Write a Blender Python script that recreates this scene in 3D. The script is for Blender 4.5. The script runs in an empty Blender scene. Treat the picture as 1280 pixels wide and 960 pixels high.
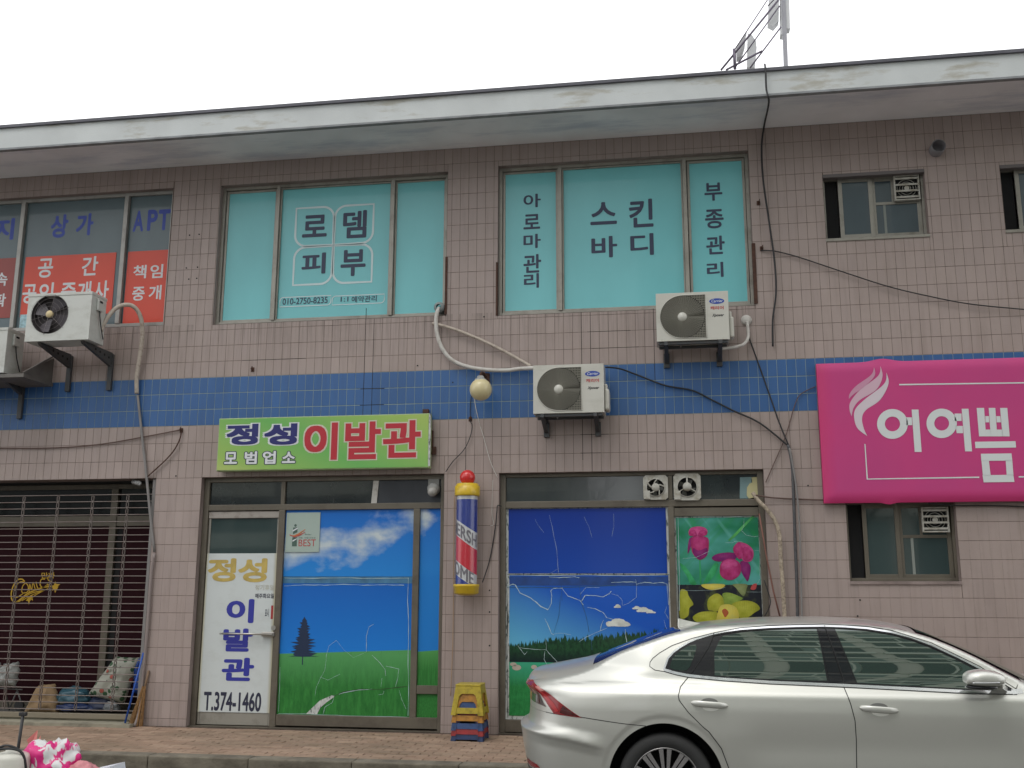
import bpy, bmesh, math, random
from math import pi, sin, cos, radians as rad
from mathutils import Vector, Matrix, noise
from mathutils.geometry import delaunay_2d_cdt
random.seed(7)
scn = bpy.context.scene
COL = scn.collection

# ---------------------------------------------------------------- camera
YAW, PITCH, ROLL, FPX = -0.159088, 0.201217, 0.0027339, 1278.73
CAM = Vector((0.0, -11.5502, 1.52075))
def cam_axes():
    f = Vector((sin(YAW)*cos(PITCH), cos(YAW)*cos(PITCH), sin(PITCH)))
    r = Vector((cos(YAW), -sin(YAW), 0)); u = r.cross(f)
    return cos(ROLL)*r + sin(ROLL)*u, -sin(ROLL)*r + cos(ROLL)*u, f
AR, AU, AF = cam_axes()
cam = bpy.data.cameras.new('camera'); camo = bpy.data.objects.new('camera', cam); COL.objects.link(camo)
M = Matrix.Identity(4)
for i in range(3):
    M[i][0] = AR[i]; M[i][1] = AU[i]; M[i][2] = -AF[i]; M[i][3] = CAM[i]
camo.matrix_world = M
cam.sensor_width = 36; cam.lens = 36*FPX/1280; cam.clip_end = 2000; cam.clip_start = .05
scn.camera = camo
def at(px, py, d=0.0):
    """surveyed position: where the sight line through a photo point meets the plane d metres in front of the facade"""
    v = AF + AR*((px-640)/FPX) + AU*((480-py)/FPX)
    t = (-d-CAM.y)/v.y
    return CAM + v*t

# ---------------------------------------------------------------- sky and sun (overcast)
SUN_EL, SUN_AZ = rad(58), rad(200)
w = bpy.data.worlds.new('World'); scn.world = w; w.use_nodes = True
nt = w.node_tree; nt.nodes.clear()
sky = nt.nodes.new('ShaderNodeTexSky'); sky.sky_type = 'NISHITA'; sky.sun_disc = False
sky.sun_elevation = SUN_EL; sky.sun_rotation = SUN_AZ
hs = nt.nodes.new('ShaderNodeHueSaturation'); hs.inputs['Saturation'].default_value = .12
mx = nt.nodes.new('ShaderNodeMix'); mx.data_type = 'RGBA'; mx.inputs['Factor'].default_value = .86
mx.inputs[7].default_value = (13.2, 13.3, 13.5, 1)
bg = nt.nodes.new('ShaderNodeBackground'); bg.inputs['Strength'].default_value = .1
wo = nt.nodes.new('ShaderNodeOutputWorld')
nt.links.new(sky.outputs[0], hs.inputs['Color']); nt.links.new(hs.outputs[0], mx.inputs[6])
nt.links.new(mx.outputs[2], bg.inputs[0]); nt.links.new(bg.outputs[0], wo.inputs[0])
sl = bpy.data.lights.new('sun', 'SUN'); sl.energy = .55; sl.angle = rad(25); sl.color = (1, .97, .92)
slo = bpy.data.objects.new('sun', sl); COL.objects.link(slo)
slo.rotation_euler = (rad(90)-SUN_EL, 0, rad(180)-SUN_AZ)
scn.view_settings.view_transform = 'Standard'; scn.view_settings.look = 'None'
scn.view_settings.exposure = .42; scn.view_settings.gamma = 1
scn.cycles.max_bounces = 6; scn.cycles.diffuse_bounces = 3; scn.cycles.glossy_bounces = 3

# ---------------------------------------------------------------- materials
MATS = {}
def mat(name, col=(.5,.5,.5), rough=.6, metal=0, coat=0, coat_rough=.03, spec=.5, var=0, vscale=6, bump=0, bscale=60,
        emit=None, alpha=None, dirt=None, dscale=(2,2,2), damt=.5, dlo=.5, dhi=.7):
    if name in MATS: return MATS[name]
    m = bpy.data.materials.new(name); m.use_nodes = True; MATS[name] = m
    nt = m.node_tree; p = nt.nodes['Principled BSDF']
    p.inputs['Base Color'].default_value = (*col, 1); p.inputs['Roughness'].default_value = rough
    p.inputs['Metallic'].default_value = metal; p.inputs['Specular IOR Level'].default_value = spec
    p.inputs['Coat Weight'].default_value = coat; p.inputs['Coat Roughness'].default_value = coat_rough
    last = None
    if var or dirt or bump:
        g = nt.nodes.new('ShaderNodeNewGeometry')
    if var:
        n = nt.nodes.new('ShaderNodeTexNoise'); n.inputs['Scale'].default_value = vscale; n.inputs['Detail'].default_value = 6
        nt.links.new(g.outputs['Position'], n.inputs['Vector'])
        r = nt.nodes.new('ShaderNodeMapRange'); r.inputs[1].default_value = .3; r.inputs[2].default_value = .7
        r.inputs[3].default_value = 1-var; r.inputs[4].default_value = 1+var
        nt.links.new(n.outputs['Fac'], r.inputs[0])
        v = nt.nodes.new('ShaderNodeVectorMath'); v.operation = 'SCALE'; v.inputs[0].default_value = col
        nt.links.new(r.outputs[0], v.inputs['Scale']); last = v.outputs[0]
    if dirt:
        mp = nt.nodes.new('ShaderNodeMapping'); mp.inputs['Scale'].default_value = dscale
        n = nt.nodes.new('ShaderNodeTexNoise'); n.inputs['Scale'].default_value = 1; n.inputs['Detail'].default_value = 8; n.inputs['Roughness'].default_value = .65
        nt.links.new(g.outputs['Position'], mp.inputs[0]); nt.links.new(mp.outputs[0], n.inputs['Vector'])
        r = nt.nodes.new('ShaderNodeMapRange'); r.inputs[1].default_value = dlo; r.inputs[2].default_value = dhi
        r.inputs[3].default_value = 0; r.inputs[4].default_value = damt
        nt.links.new(n.outputs['Fac'], r.inputs[0])
        q = nt.nodes.new('ShaderNodeMix'); q.data_type = 'RGBA'; q.inputs[6].default_value = (*col,1); q.inputs[7].default_value = (*dirt,1)
        if last: nt.links.new(last, q.inputs[6])
        nt.links.new(r.outputs[0], q.inputs[0]); last = q.outputs[2]
    if last: nt.links.new(last, p.inputs['Base Color'])
    if bump:
        n = nt.nodes.new('ShaderNodeTexNoise'); n.inputs['Scale'].default_value = bscale; n.inputs['Detail'].default_value = 4
        nt.links.new(g.outputs['Position'], n.inputs['Vector'])
        b = nt.nodes.new('ShaderNodeBump'); b.inputs['Strength'].default_value = bump; b.inputs['Distance'].default_value = .01
        nt.links.new(n.outputs['Fac'], b.inputs['Height']); nt.links.new(b.outputs[0], p.inputs['Normal'])
    if emit:
        p.inputs['Emission Color'].default_value = (*emit[:3],1); p.inputs['Emission Strength'].default_value = emit[3]
    if alpha is not None: p.inputs['Alpha'].default_value = alpha
    return m

class NG:
    """tiny node-graph helper"""
    def __init__(s, name, rough=.5, **kw):
        s.m = mat(name, rough=rough, **kw); s.nt = s.m.node_tree; s.p = s.nt.nodes['Principled BSDF']
    def n(s, t, ins=None, **kw):
        x = s.nt.nodes.new(t)
        for k, v in kw.items(): setattr(x, k, v)
        for k, v in (ins or {}).items():
            if hasattr(v, 'is_output'): s.nt.links.new(v, x.inputs[k])
            else: x.inputs[k].default_value = v
        return x
    def math(s, op, a, b=0.0, c=None, clamp=False):
        x = s.nt.nodes.new('ShaderNodeMath'); x.operation = op; x.use_clamp = clamp
        for i, v in enumerate((a, b) if c is None else (a, b, c)):
            if hasattr(v, 'is_output'): s.nt.links.new(v, x.inputs[i])
            else: x.inputs[i].default_value = v
        return x.outputs[0]
    def mix(s, f, a, b):
        x = s.nt.nodes.new('ShaderNodeMix'); x.data_type = 'RGBA'
        for i, v in ((0, f), (6, a), (7, b)):
            if hasattr(v, 'is_output'): s.nt.links.new(v, x.inputs[i])
            else: x.inputs[i].default_value = v if i == 0 else (*v, 1) if len(v) == 3 else v
        return x.outputs[2]
    def step(s, v, lo, hi):
        return s.n('ShaderNodeMapRange', {0: v, 1: lo, 2: hi, 3: 0., 4: 1.}).outputs[0]
    def gen(s):
        c = s.n('ShaderNodeTexCoord'); x = s.n('ShaderNodeSeparateXYZ', {0: c.outputs['Generated']})
        return c.outputs['Generated'], x.outputs[0], x.outputs[2]
    def noise(s, vec, scale, sc=(1,1,1), detail=5, rough=.55):
        mp = s.n('ShaderNodeMapping', {0: vec}); mp.inputs['Scale'].default_value = sc
        return s.n('ShaderNodeTexNoise', {'Vector': mp.outputs[0], 'Scale': scale, 'Detail': detail, 'Roughness': rough}).outputs['Fac']
    def base(s, c): s.nt.links.new(c, s.p.inputs['Base Color'])

# glazed wall tile: each tile a touch different, streaky dirt by world position
def tile_mat(name, col, col2, dirt, rough):
    g = NG(name, rough=rough)
    geo = g.n('ShaderNodeNewGeometry'); oi = g.n('ShaderNodeObjectInfo')
    wn = g.n('ShaderNodeTexWhiteNoise', {'Vector': g.n('ShaderNodeCombineXYZ', {0: geo.outputs['Random Per Island'], 1: oi.outputs['Random']}).outputs[0]}, noise_dimensions='3D')
    c = g.mix(wn.outputs[0], col, col2)
    d1 = g.step(g.noise(geo.outputs['Position'], 1, (1.1, 1, .8), 7, .65), .47, .72)
    c = g.mix(g.math('MULTIPLY', d1, .4), c, dirt)
    d2 = g.step(g.noise(geo.outputs['Position'], 1, (14, 1, 1.1), 5, .6), .5, .75)
    c = g.mix(g.math('MULTIPLY', d2, .42), c, dirt)
    sx_ = g.n('ShaderNodeSeparateXYZ', {0: geo.outputs['Position']}); zz = sx_.outputs[2]; under = g.math('LESS_THAN', sx_.outputs[0], .97)
    drip = g.math('ADD', g.math('MULTIPLY', g.math('MULTIPLY', g.step(zz, 4.15, 4.75), g.math('LESS_THAN', zz, 4.78)), under), g.math('MULTIPLY', g.step(zz, .7, .0), .8))
    dn = g.step(g.noise(geo.outputs['Position'], 1, (26, 1, .9), 4, .6), .46, .66)
    c = g.mix(g.math('MULTIPLY', g.math('MULTIPLY', drip, dn), .5), c, tuple(x*.55 for x in dirt))
    odd = g.step(wn.outputs[0], .975, .98)
    c = g.mix(g.math('MULTIPLY', odd, .35), c, tuple(x*1.25 for x in col))
    sp = g.step(g.noise(geo.outputs['Position'], 55, (1,1,1), 3, .5), .7, .76)
    c = g.mix(g.math('MULTIPLY', sp, .5), c, tuple(x*.45 for x in dirt))
    g.base(c)
    b = g.n('ShaderNodeBump', {'Strength': .25, 'Distance': .004, 'Height': g.noise(geo.outputs['Position'], 30, (1,1,1), 3)})
    g.nt.links.new(b.outputs[0], g.p.inputs['Normal'])
    return g.m
M_TILE = tile_mat('pink_tile', (.350,.282,.258), (.330,.266,.246), (.220,.172,.150), .5)
M_BLUE = tile_mat('blue_tile', (.026,.098,.265), (.034,.112,.295), (.03,.07,.17), .4)
def grout_mat(name, a, b, lo, hi, scale=(9,1,2.2)):
    g = NG(name, rough=.9); geo = g.n('ShaderNodeNewGeometry')
    g.base(g.mix(g.step(g.noise(geo.outputs['Position'], 1, scale, 6, .7), lo, hi), a, b)); return g.m
M_GROUT = grout_mat('pink_grout', (.17,.125,.105), (.06,.038,.03), .46, .66)
M_GROUTB = grout_mat('pale_grout', (.31,.37,.31), (.15,.19,.17), .5, .8)
M_REVEAL = mat('painted_render', (.27,.215,.20), .8, var=.12, vscale=5, dirt=(.10,.075,.065), dscale=(3,3,.8), damt=.7, dlo=.45, dhi=.72, bump=.2)
M_DARK = mat('dark_interior', (.012,.012,.013), .9)
M_INT = mat('interior_plaster', (.10,.095,.09), .9)
M_ALU = mat('olive_brown_aluminium', (.135,.118,.092), .42, metal=.25, var=.1, vscale=3, dirt=(.06,.045,.035), dscale=(4,4,4), damt=.6, dlo=.5, dhi=.75)
M_ALUP = mat('pale_beige_aluminium', (.30,.285,.25), .4, metal=.25, var=.08, vscale=3, dirt=(.10,.085,.07), dscale=(5,5,5), damt=.55, dlo=.5, dhi=.75)
M_ALUG = mat('grey_aluminium', (.33,.32,.30), .4, metal=.3, var=.08, dirt=(.12,.10,.09), dscale=(5,5,3), damt=.5)
M_RUST = mat('rust', (.07,.032,.022), .9, var=.3, vscale=25)
M_FASCIA = mat('painted_fascia', (.55,.575,.575), .7, var=.07, vscale=2.5, dirt=(.33,.30,.23), dscale=(.9,3,4), damt=.65, dlo=.55, dhi=.64, bump=.15)
M_SOFFIT = mat('painted_soffit', (.80,.81,.84), .85, var=.1, vscale=1.2, dirt=(.42,.46,.56), dscale=(.5,2.2,1), damt=.6, dlo=.5, dhi=.64)
M_GUTTER = mat('dark_gutter', (.10,.10,.12), .6, var=.2, vscale=4)
M_BLACK = mat('black_plastic', (.02,.02,.022), .5)
M_CABLE = mat('black_cable', (.018,.018,.02), .6)
M_WHITEPVC = mat('white_hose', (.52,.50,.47), .6, dirt=(.25,.20,.15), dscale=(12,12,12), damt=.6)
M_BEIGE = mat('beige_hose', (.46,.40,.34), .7, dirt=(.16,.11,.08), dscale=(15,15,15), damt=.7)
M_GREYC = mat('grey_conduit', (.20,.19,.185), .6, var=.1)

# ---------------------------------------------------------------- mesh helpers
class MB:
    def __init__(s): s.v=[]; s.f=[]; s.mi=[]; s.cur=0; s.sm=[]; s.smooth=False
    def add(s, vs, fs):
        o=len(s.v); s.v+=[tuple(v) for v in vs]
        for f in fs: s.f.append([i+o for i in f]); s.mi.append(s.cur); s.sm.append(s.smooth)
        return s
    def box(s, x0,x1,y0,y1,z0,z1, taper=0, rot=None):
        a=[(x0,y0,z0),(x1,y0,z0),(x1,y1,z0),(x0,y1,z0),(x0,y0,z1),(x1,y0,z1),(x1,y1,z1),(x0,y1,z1)]
        if rot is not None:
            R, c = rot; a=[tuple(R@(Vector(p)-c)+c) for p in a]
        return s.add(a,[(0,3,2,1),(4,5,6,7),(0,1,5,4),(1,2,6,5),(2,3,7,6),(3,0,4,7)])
    def bbox(s, x0,x1,y0,y1,z0,z1, b=.004):
        """box with chamfered edges"""
        b=min(b,(x1-x0)*.45,(y1-y0)*.45,(z1-z0)*.45)
        bm=bmesh.new(); bmesh.ops.create_cube(bm,size=1)
        for v in bm.verts: v.co=Vector(((x0+x1)/2+v.co.x*(x1-x0),(y0+y1)/2+v.co.y*(y1-y0),(z0+z1)/2+v.co.z*(z1-z0)))
        bmesh.ops.bevel(bm,geom=bm.edges[:],offset=b,segments=2,affect='EDGES',profile=.5)
        bm.verts.index_update()
        s.add([v.co[:] for v in bm.verts],[[v.index for v in f.verts] for f in bm.faces]); bm.free(); return s
    def quad(s,a,b,c,d): return s.add([a,b,c,d],[(0,1,2,3)])
    def prism(s, poly, y0, y1):
        """polygon in x,z extruded between y0 (front) and y1 (back)"""
        n=len(poly); r=delaunay_2d_cdt([Vector(p) for p in poly],[],[list(range(n))],1,1e-6)
        vs=[(p.x,y0,p.y) for p in r[0]]; m=len(vs)
        tri=[t for t in r[2]]
        s.add(vs,[tuple(t) for t in tri])
        if y1 is not None:
            A=sum(poly[i][0]*poly[(i+1)%n][1]-poly[(i+1)%n][0]*poly[i][1] for i in range(n))
            q=list(poly) if A>0 else list(reversed(poly))
            s.add([(p[0],y0,p[1]) for p in q]+[(p[0],y1,p[1]) for p in q],[(i,i+n,(i+1)%n+n,(i+1)%n) for i in range(n)])
        return s
    def cyl(s, c, r, h, axis='z', n=20, r2=None, caps=True):
        r2 = r if r2 is None else r2
        vs=[]
        for k,(rr,t) in enumerate(((r,0),(r2,h))):
            for i in range(n):
                a=2*pi*i/n; p=(rr*cos(a),rr*sin(a),t)
                if axis=='y': p=(p[0],-p[2],p[1])
                if axis=='x': p=(p[2],p[0],p[1])
                vs.append((c[0]+p[0],c[1]+p[1],c[2]+p[2]))
        fs=[(i,(i+1)%n,(i+1)%n+n,i+n) for i in range(n)]
        s.add(vs,fs)
        if caps:
            sm=s.smooth; s.smooth=False; s.add(vs,[tuple(reversed(range(n))),tuple(range(n,2*n))]); s.smooth=sm
        return s
    def lathe(s, c, prof, n=32, axis='z'):
        vs=[]; k=len(prof)
        for i in range(n):
            a=2*pi*i/n
            for r,t in prof:
                p=(r*cos(a),r*sin(a),t)
                if axis=='y': p=(p[0],-p[2],p[1])
                vs.append((c[0]+p[0],c[1]+p[1],c[2]+p[2]))
        fs=[]
        for i in range(n):
            j=(i+1)%n
            for q in range(k-1): fs.append((i*k+q,j*k+q,j*k+q+1,i*k+q+1))
        return s.add(vs,fs)
    def tube(s, pts, r, n=8, sub=6, rend=None, closed=False):
        pts=[Vector(p) for p in pts]
        if sub>1 and len(pts)>2:
            out=[]
            for i in range(len(pts)-1):
                p0=pts[max(i-1,0)];p1=pts[i];p2=pts[i+1];p3=pts[min(i+2,len(pts)-1)]
                for k in range(sub):
                    t=k/sub
                    out.append(.5*((2*p1)+(-p0+p2)*t+(2*p0-5*p1+4*p2-p3)*t*t+(-p0+3*p1-3*p2+p3)*t**3))
            out.append(pts[-1]); pts=out
        m=len(pts); vs=[]
        nrm=None
        for i,p in enumerate(pts):
            t=(pts[min(i+1,m-1)]-pts[max(i-1,0)])
            if t.length<1e-9: t=Vector((0,0,1))
            t.normalize()
            if nrm is None: nrm=t.orthogonal().normalized()
            else:
                nrm=(nrm-t*nrm.dot(t)); nrm = nrm.normalized() if nrm.length>1e-6 else t.orthogonal().normalized()
            b=t.cross(nrm); rr=r if rend is None else r+(rend-r)*i/(m-1)
            for k in range(n):
                a=2*pi*k/n; vs.append(p+(nrm*cos(a)+b*sin(a))*rr)
        fs=[(i*n+k,i*n+(k+1)%n,(i+1)*n+(k+1)%n,(i+1)*n+k) for i in range(m-1) for k in range(n)]
        fs+= [tuple(reversed(range(n))), tuple(range((m-1)*n,m*n))]
        sm=s.smooth; s.smooth=True; s.add(vs,fs); s.smooth=sm
        return s
    def bar(s, a, b, w, h=None):
        """rectangular bar from a to b"""
        h=h or w; a=Vector(a); b=Vector(b); t=(b-a).normalized()
        up=Vector((0,0,1)) if abs(t.z)<.95 else Vector((0,1,0))
        u=t.cross(up).normalized(); v=u.cross(t)
        vs=[p+u*sx*w/2+v*sz*h/2 for p in (a,b) for sx,sz in ((-1,-1),(1,-1),(1,1),(-1,1))]
        return s.add(vs,[(3,2,1,0),(4,5,6,7),(0,1,5,4),(1,2,6,5),(2,3,7,6),(3,0,4,7)])
    def sphere(s, c, r, nu=24, nv=14, f=None):
        vs=[];fs=[]
        for j in range(nv+1):
            th=pi*j/nv
            for i in range(nu):
                ph=2*pi*i/nu
                d=Vector((sin(th)*cos(ph),sin(th)*sin(ph),cos(th)))
                rr=r if not hasattr(r,'__len__') else 1
                p=Vector((d.x*r[0],d.y*r[1],d.z*r[2])) if hasattr(r,'__len__') else d*r
                if f: p=f(p,d)
                vs.append(Vector(c)+p)
        for j in range(nv):
            for i in range(nu):
                fs.append((j*nu+i,(j+1)*nu+i,(j+1)*nu+(i+1)%nu,j*nu+(i+1)%nu))
        sm=s.smooth; s.smooth=True; s.add(vs,fs); s.smooth=sm; return s
    def mesh(s, name, mats, off=(0,0,0)):
        o=Vector(off); me=bpy.data.meshes.new(name)
        me.from_pydata([Vector(v)-o for v in s.v],[],s.f); me.polygons.foreach_set('material_index',s.mi)
        me.polygons.foreach_set('use_smooth',s.sm)
        for m in (mats if isinstance(mats,(list,tuple)) else [mats]): me.materials.append(m)
        me.update(); return me
    def build(s, name, mats, parent=None, origin=None, clean=False):
        """link as ONE mesh object; origin at its own centre (or the given point)"""
        if origin is None:
            lo=[min(v[i] for v in s.v) for i in range(3)]; hi=[max(v[i] for v in s.v) for i in range(3)]
            origin=Vector([(a+b)/2 for a,b in zip(lo,hi)])
            if parent is None: origin.z=lo[2]
        origin=Vector(origin); me=s.mesh(name,mats,origin)
        if clean:
            bm=bmesh.new(); bm.from_mesh(me); bmesh.ops.remove_doubles(bm,verts=bm.verts,dist=1e-5)
            bmesh.ops.recalc_face_normals(bm,faces=bm.faces); bm.to_mesh(me); bm.free()
        o=bpy.data.objects.new(name,me); COL.objects.link(o)
        if parent is not None: o.parent=parent; origin=origin-wpos(parent)
        o.location=origin; return o
def wpos(o):
    p=Vector(o.location)
    while o.parent is not None: o=o.parent; p=p+Vector(o.location)
    return p
def tag(o, label=None, cat=None, group=None, kind=None):
    if label: o['label']=label
    if cat: o['category']=cat
    if group: o['group']=group
    if kind: o['kind']=kind
    return o
def thing(name, loc, label=None, cat=None, group=None, kind=None):
    o=bpy.data.objects.new(name,None); COL.objects.link(o); o.location=loc; o.empty_display_size=.2
    return tag(o,label,cat,group,kind)
def copy_tree(o, parent=None):
    c=o.copy(); COL.objects.link(c); c.parent=parent
    for ch in list(o.children):
        copy_tree(ch,c)
    return c

# ---------------------------------------------------------------- lettering
_tc={}
def glyphs(s, off=0.0):
    if (s,off) in _tc: return _tc[(s,off)]
    c=bpy.data.curves.new('lettering','FONT'); c.body=s; c.offset=off; c.resolution_u=4
    o=bpy.data.objects.new('lettering',c); COL.objects.link(o)
    dg=bpy.context.evaluated_depsgraph_get(); dg.update()
    me=bpy.data.meshes.new_from_object(o.evaluated_get(dg))
    V=[(v.co.x,v.co.y) for v in me.vertices]; F=[tuple(p.vertices) for p in me.polygons]
    bpy.data.objects.remove(o); bpy.data.curves.remove(c); bpy.data.meshes.remove(me)
    _tc[(s,off)]=(V,F); return V,F
def put(mb, s, x0,x1,z0,z1, y, off=0.0, shear=0, fit=None, square=False):
    """print the word so that its (thickened) outline fills the rectangle on the plane y"""
    V,F=glyphs(s); fit=off if fit is None else fit
    a=min(v[0] for v in V)-fit;b=max(v[0] for v in V)+fit;c=min(v[1] for v in V)-fit;d=max(v[1] for v in V)+fit
    sx=(x1-x0)/(b-a) if b>a else 1; sz=(z1-z0)/(d-c) if d>c else 1
    n=1 if off<.004 else (8 if off<.06 else 14)
    if square: n=8
    for i in range(n):
        ox,oz=(0,0) if n==1 else (off*cos(2*pi*i/n),off*sin(2*pi*i/n))
        if square: ox,oz=[(off*a,off*b_) for a,b_ in ((-1,-1),(0,-1),(1,-1),(1,0),(1,1),(0,1),(-1,1),(-1,0))][i]
        mb.add([(x0+(v[0]+ox-a)*sx+shear*(v[1]-c)*sz, y-i*.00006, z0+(v[1]+oz-c)*sz) for v in V],F)
def px_rect(r,y,k=(0,0,1)):
    ox,oy,sc=k; x0,y0,x1,y1=[v/sc for v in r]; xm=(x0+x1)/2+ox; ym=(y0+y1)/2+oy
    return at(x0+ox,ym,-y).x, at(x1+ox,ym,-y).x, at(xm,y1+oy,-y).z, at(xm,y0+oy,-y).z
def put_px(mb, s, r, d, off=0.0, fit=None, y=None, k=(0,0,1)):
    """rectangle given as surveyed on the plane y"""
    y=-d if y is None else y
    put(mb,s,*px_rect(r,y,k),y,off,fit=fit)
def letters(lst, y, off, k, m, parent, name='letter', fit=None, square=False):
    """each large letter is a part of its own"""
    for ch,r in lst:
        mb=MB(); put(mb,ch,*px_rect(r,y,k),y,off,fit=fit,square=square); mb.build(name,m,parent)
# ---------------------------------------------------------------- ground
ROADZ=-.12; KY=-2.05
g=MB(); g.add([(-150,KY+.02,ROADZ),(-150,-250,ROADZ),(150,-250,ROADZ),(150,KY+.02,ROADZ)],[(0,1,2,3)])
M_ROAD=mat('asphalt',(.12,.117,.11),.9,var=.25,vscale=1.5,bump=.6,bscale=120)
tag(g.build('road',M_ROAD),kind='structure')
g=MB(); g.add([(-150,60,-.02),(-150,.3,-.02),(150,.3,-.02),(150,60,-.02)],[(0,1,2,3)])
tag(g.build('ground',mat('packed_ground',(.12,.10,.08),.95,var=.2,vscale=1)),kind='structure')
M_KERB=mat('kerb_concrete',(.165,.145,.11),.9,var=.2,vscale=7,dirt=(.07,.058,.042),dscale=(2.5,2.5,5),damt=.8,dlo=.45,dhi=.65,bump=.5,bscale=40)
walk=thing('sidewalk',(0,-1,0),kind='structure')
g=MB(); g.box(-40,40,-1.86,.3,-.12,-.012); g.build('paver_bed',mat('joint_sand',(.115,.085,.06),.95,var=.3,vscale=9),walk)
kerb=thing('kerb',(0,-2,ROADZ),kind='structure')
x=-20.0
while x<14:
    k=MB(); k.bbox(x+.0015,x+.9985,KY+random.uniform(-.004,.004),-1.852,-.14,.004+random.uniform(-.002,.002),.012); k.build('kerb_stone',M_KERB,kerb); x+=1.0
M_PAVE=NG('clay_paver',rough=.85)
_g=M_PAVE; geo=_g.n('ShaderNodeNewGeometry'); oi=_g.n('ShaderNodeObjectInfo')
wn=_g.n('ShaderNodeTexWhiteNoise',{'Vector':_g.n('ShaderNodeCombineXYZ',{0:geo.outputs['Random Per Island'],1:oi.outputs['Random']}).outputs[0]})
c=_g.mix(wn.outputs[0],(.26,.17,.118),(.345,.24,.17))
c=_g.mix(_g.math('MULTIPLY',_g.step(_g.noise(geo.outputs['Position'],1,(.9,2.2,1),7,.7),.42,.66),.75),c,(.155,.115,.075))
c=_g.mix(_g.math('MULTIPLY',_g.step(_g.noise(geo.outputs['Position'],14,(1,1,1),5,.7),.52,.75),.5),c,(.12,.085,.06))
_g.base(c); b=_g.n('ShaderNodeBump',{'Strength':.5,'Distance':.006,'Height':_g.noise(geo.outputs['Position'],60)}); _g.nt.links.new(b.outputs[0],_g.p.inputs['Normal'])
PL,PW=.21,.105
def paver_geo(mb,cx,cy,dz=0,ax=0,ay=0):
    a,b_,h=PL/2-.003,PW/2-.003,.006
    vs=[]
    for s,z in ((0,-.02),(0,-.003),(.005,0)):
        for sx,sy in ((-1,-1),(1,-1),(1,1),(-1,1)):
            X=sx*(a-s);Y=sy*(b_-s); vs.append((cx+X,cy+Y,z+dz+X*ax+Y*ay))
    fs=[(8,9,10,11)]
    for l in (0,4): fs+=[(l+i,l+(i+1)%4,l+4+(i+1)%4,l+4+i) for i in range(4)]
    mb.add(vs,fs)
cells=[]
r=0; y=-1.84+PW/2
while y<-.02:
    x=-13.0+(PL/2 if r%2 else 0)
    while x<9: cells.append((x,y)); x+=PL
    y+=PW; r+=1
def seen(x,y):
    v=Vector((x,y,0))-CAM; return -.5<v.dot(AR)/v.dot(AF)<.0 and (x<-1.15 or y>-.8)
cells.sort(key=lambda c:((0 if seen(*c) else 1000)+(Vector((c[0],c[1],0))-CAM).length))
protos=[]
for i in range(6):
    m=MB(); paver_geo(m,0,0,0,random.uniform(-.012,.012),random.uniform(-.015,.015)); protos.append(m.mesh('paver',_g.m))
rest=MB()
for i,(x,y) in enumerate(cells):
    dz=random.uniform(-.0025,.003)
    if i<300:
        o=bpy.data.objects.new('paver',random.choice(protos)); COL.objects.link(o); o.parent=walk; o.location=(x,y+1,dz)
    else: paver_geo(rest,x,y,dz,random.uniform(-.01,.01),random.uniform(-.01,.01))
tag(rest.build('paver_field',_g.m,walk),kind='stuff')

# ---------------------------------------------------------------- shop building
B=thing('shop_building',(-2.2,.3,0),'two storey shop building clad in pink tiles with a blue tile band','building')
SOF=6.90
OPEN={'A':(-11.0,-6.27,4.79,6.61),'W1':(-5.62,-2.66,4.77,6.60),'W2':(-2.03,.955,4.74,6.63),'R1':(1.78,2.90,5.49,6.27),'R2':(3.71,4.83,5.49,6.26),
      'L1':(1.81,2.93,1.65,2.50),'S1':(-5.63,-2.645,0,2.87),'S2':(-2.0,.96,0,2.865),'SH':(-12.0,-6.22,0,2.87)}
X0,X1=-12.6,7.4
xs=sorted({X0,X1}|{o[i] for o in OPEN.values() for i in (0,1)}); zs=sorted({-.1,SOF,3.505,4.10}|{o[i] for o in OPEN.values() for i in (2,3) if o[i]>0}|{0})
wall=MB(); TH=.26
def inside(x,z): return any(o[0]<x<o[1] and o[2]<z<o[3] for o in OPEN.values())
for i in range(len(xs)-1):
    for j in range(len(zs)-1):
        a,b_,c,d=xs[i],xs[i+1],zs[j],zs[j+1]
        if inside((a+b_)/2,(c+d)/2): continue
        wall.cur=1 if 3.5<(c+d)/2<4.1 else 0
        wall.quad((a,.0022,c),(b_,.0022,c),(b_,.0022,d),(a,.0022,d)); wall.quad((b_,TH,c),(a,TH,c),(a,TH,d),(b_,TH,d))
for (a,b_,c,d) in OPEN.values():
    y0=-.003; rv=MB()
    rv.quad((a,y0,d),(a,y0,c),(a,TH,c),(a,TH,d)); rv.quad((b_,y0,c),(b_,y0,d),(b_,TH,d),(b_,TH,c))
    rv.quad((a,y0,d),(a,TH,d),(b_,TH,d),(b_,y0,d))
    if c>0: rv.quad((a,y0,c),(b_,y0,c),(b_,TH,c),(a,TH,c))
    rv.build('opening_reveal',M_REVEAL,B)
wall.build('wall',[M_GROUT,M_GROUTB],B)
shell=MB()
shell.box(X0,X0+.2,TH+.001,9,0,SOF); shell.box(X1-.2,X1,TH+.001,9,0,SOF); shell.box(X0,X1,9.001,9.2,0,SOF)
shell.build('rear_wall',M_REVEAL,B)
rm=MB(); rm.box(X0+.21,X1-.21,TH+.3,8.9,3.05,3.25); rm.box(X0+.21,X1-.21,TH+3.0,TH+3.1,0,6.8)
for xx in (-6.0,-2.4,1.35): rm.box(xx,xx+.1,TH+.01,TH+2.9,0,6.8)
rm.build('interior_partition',M_INT,B)

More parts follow.
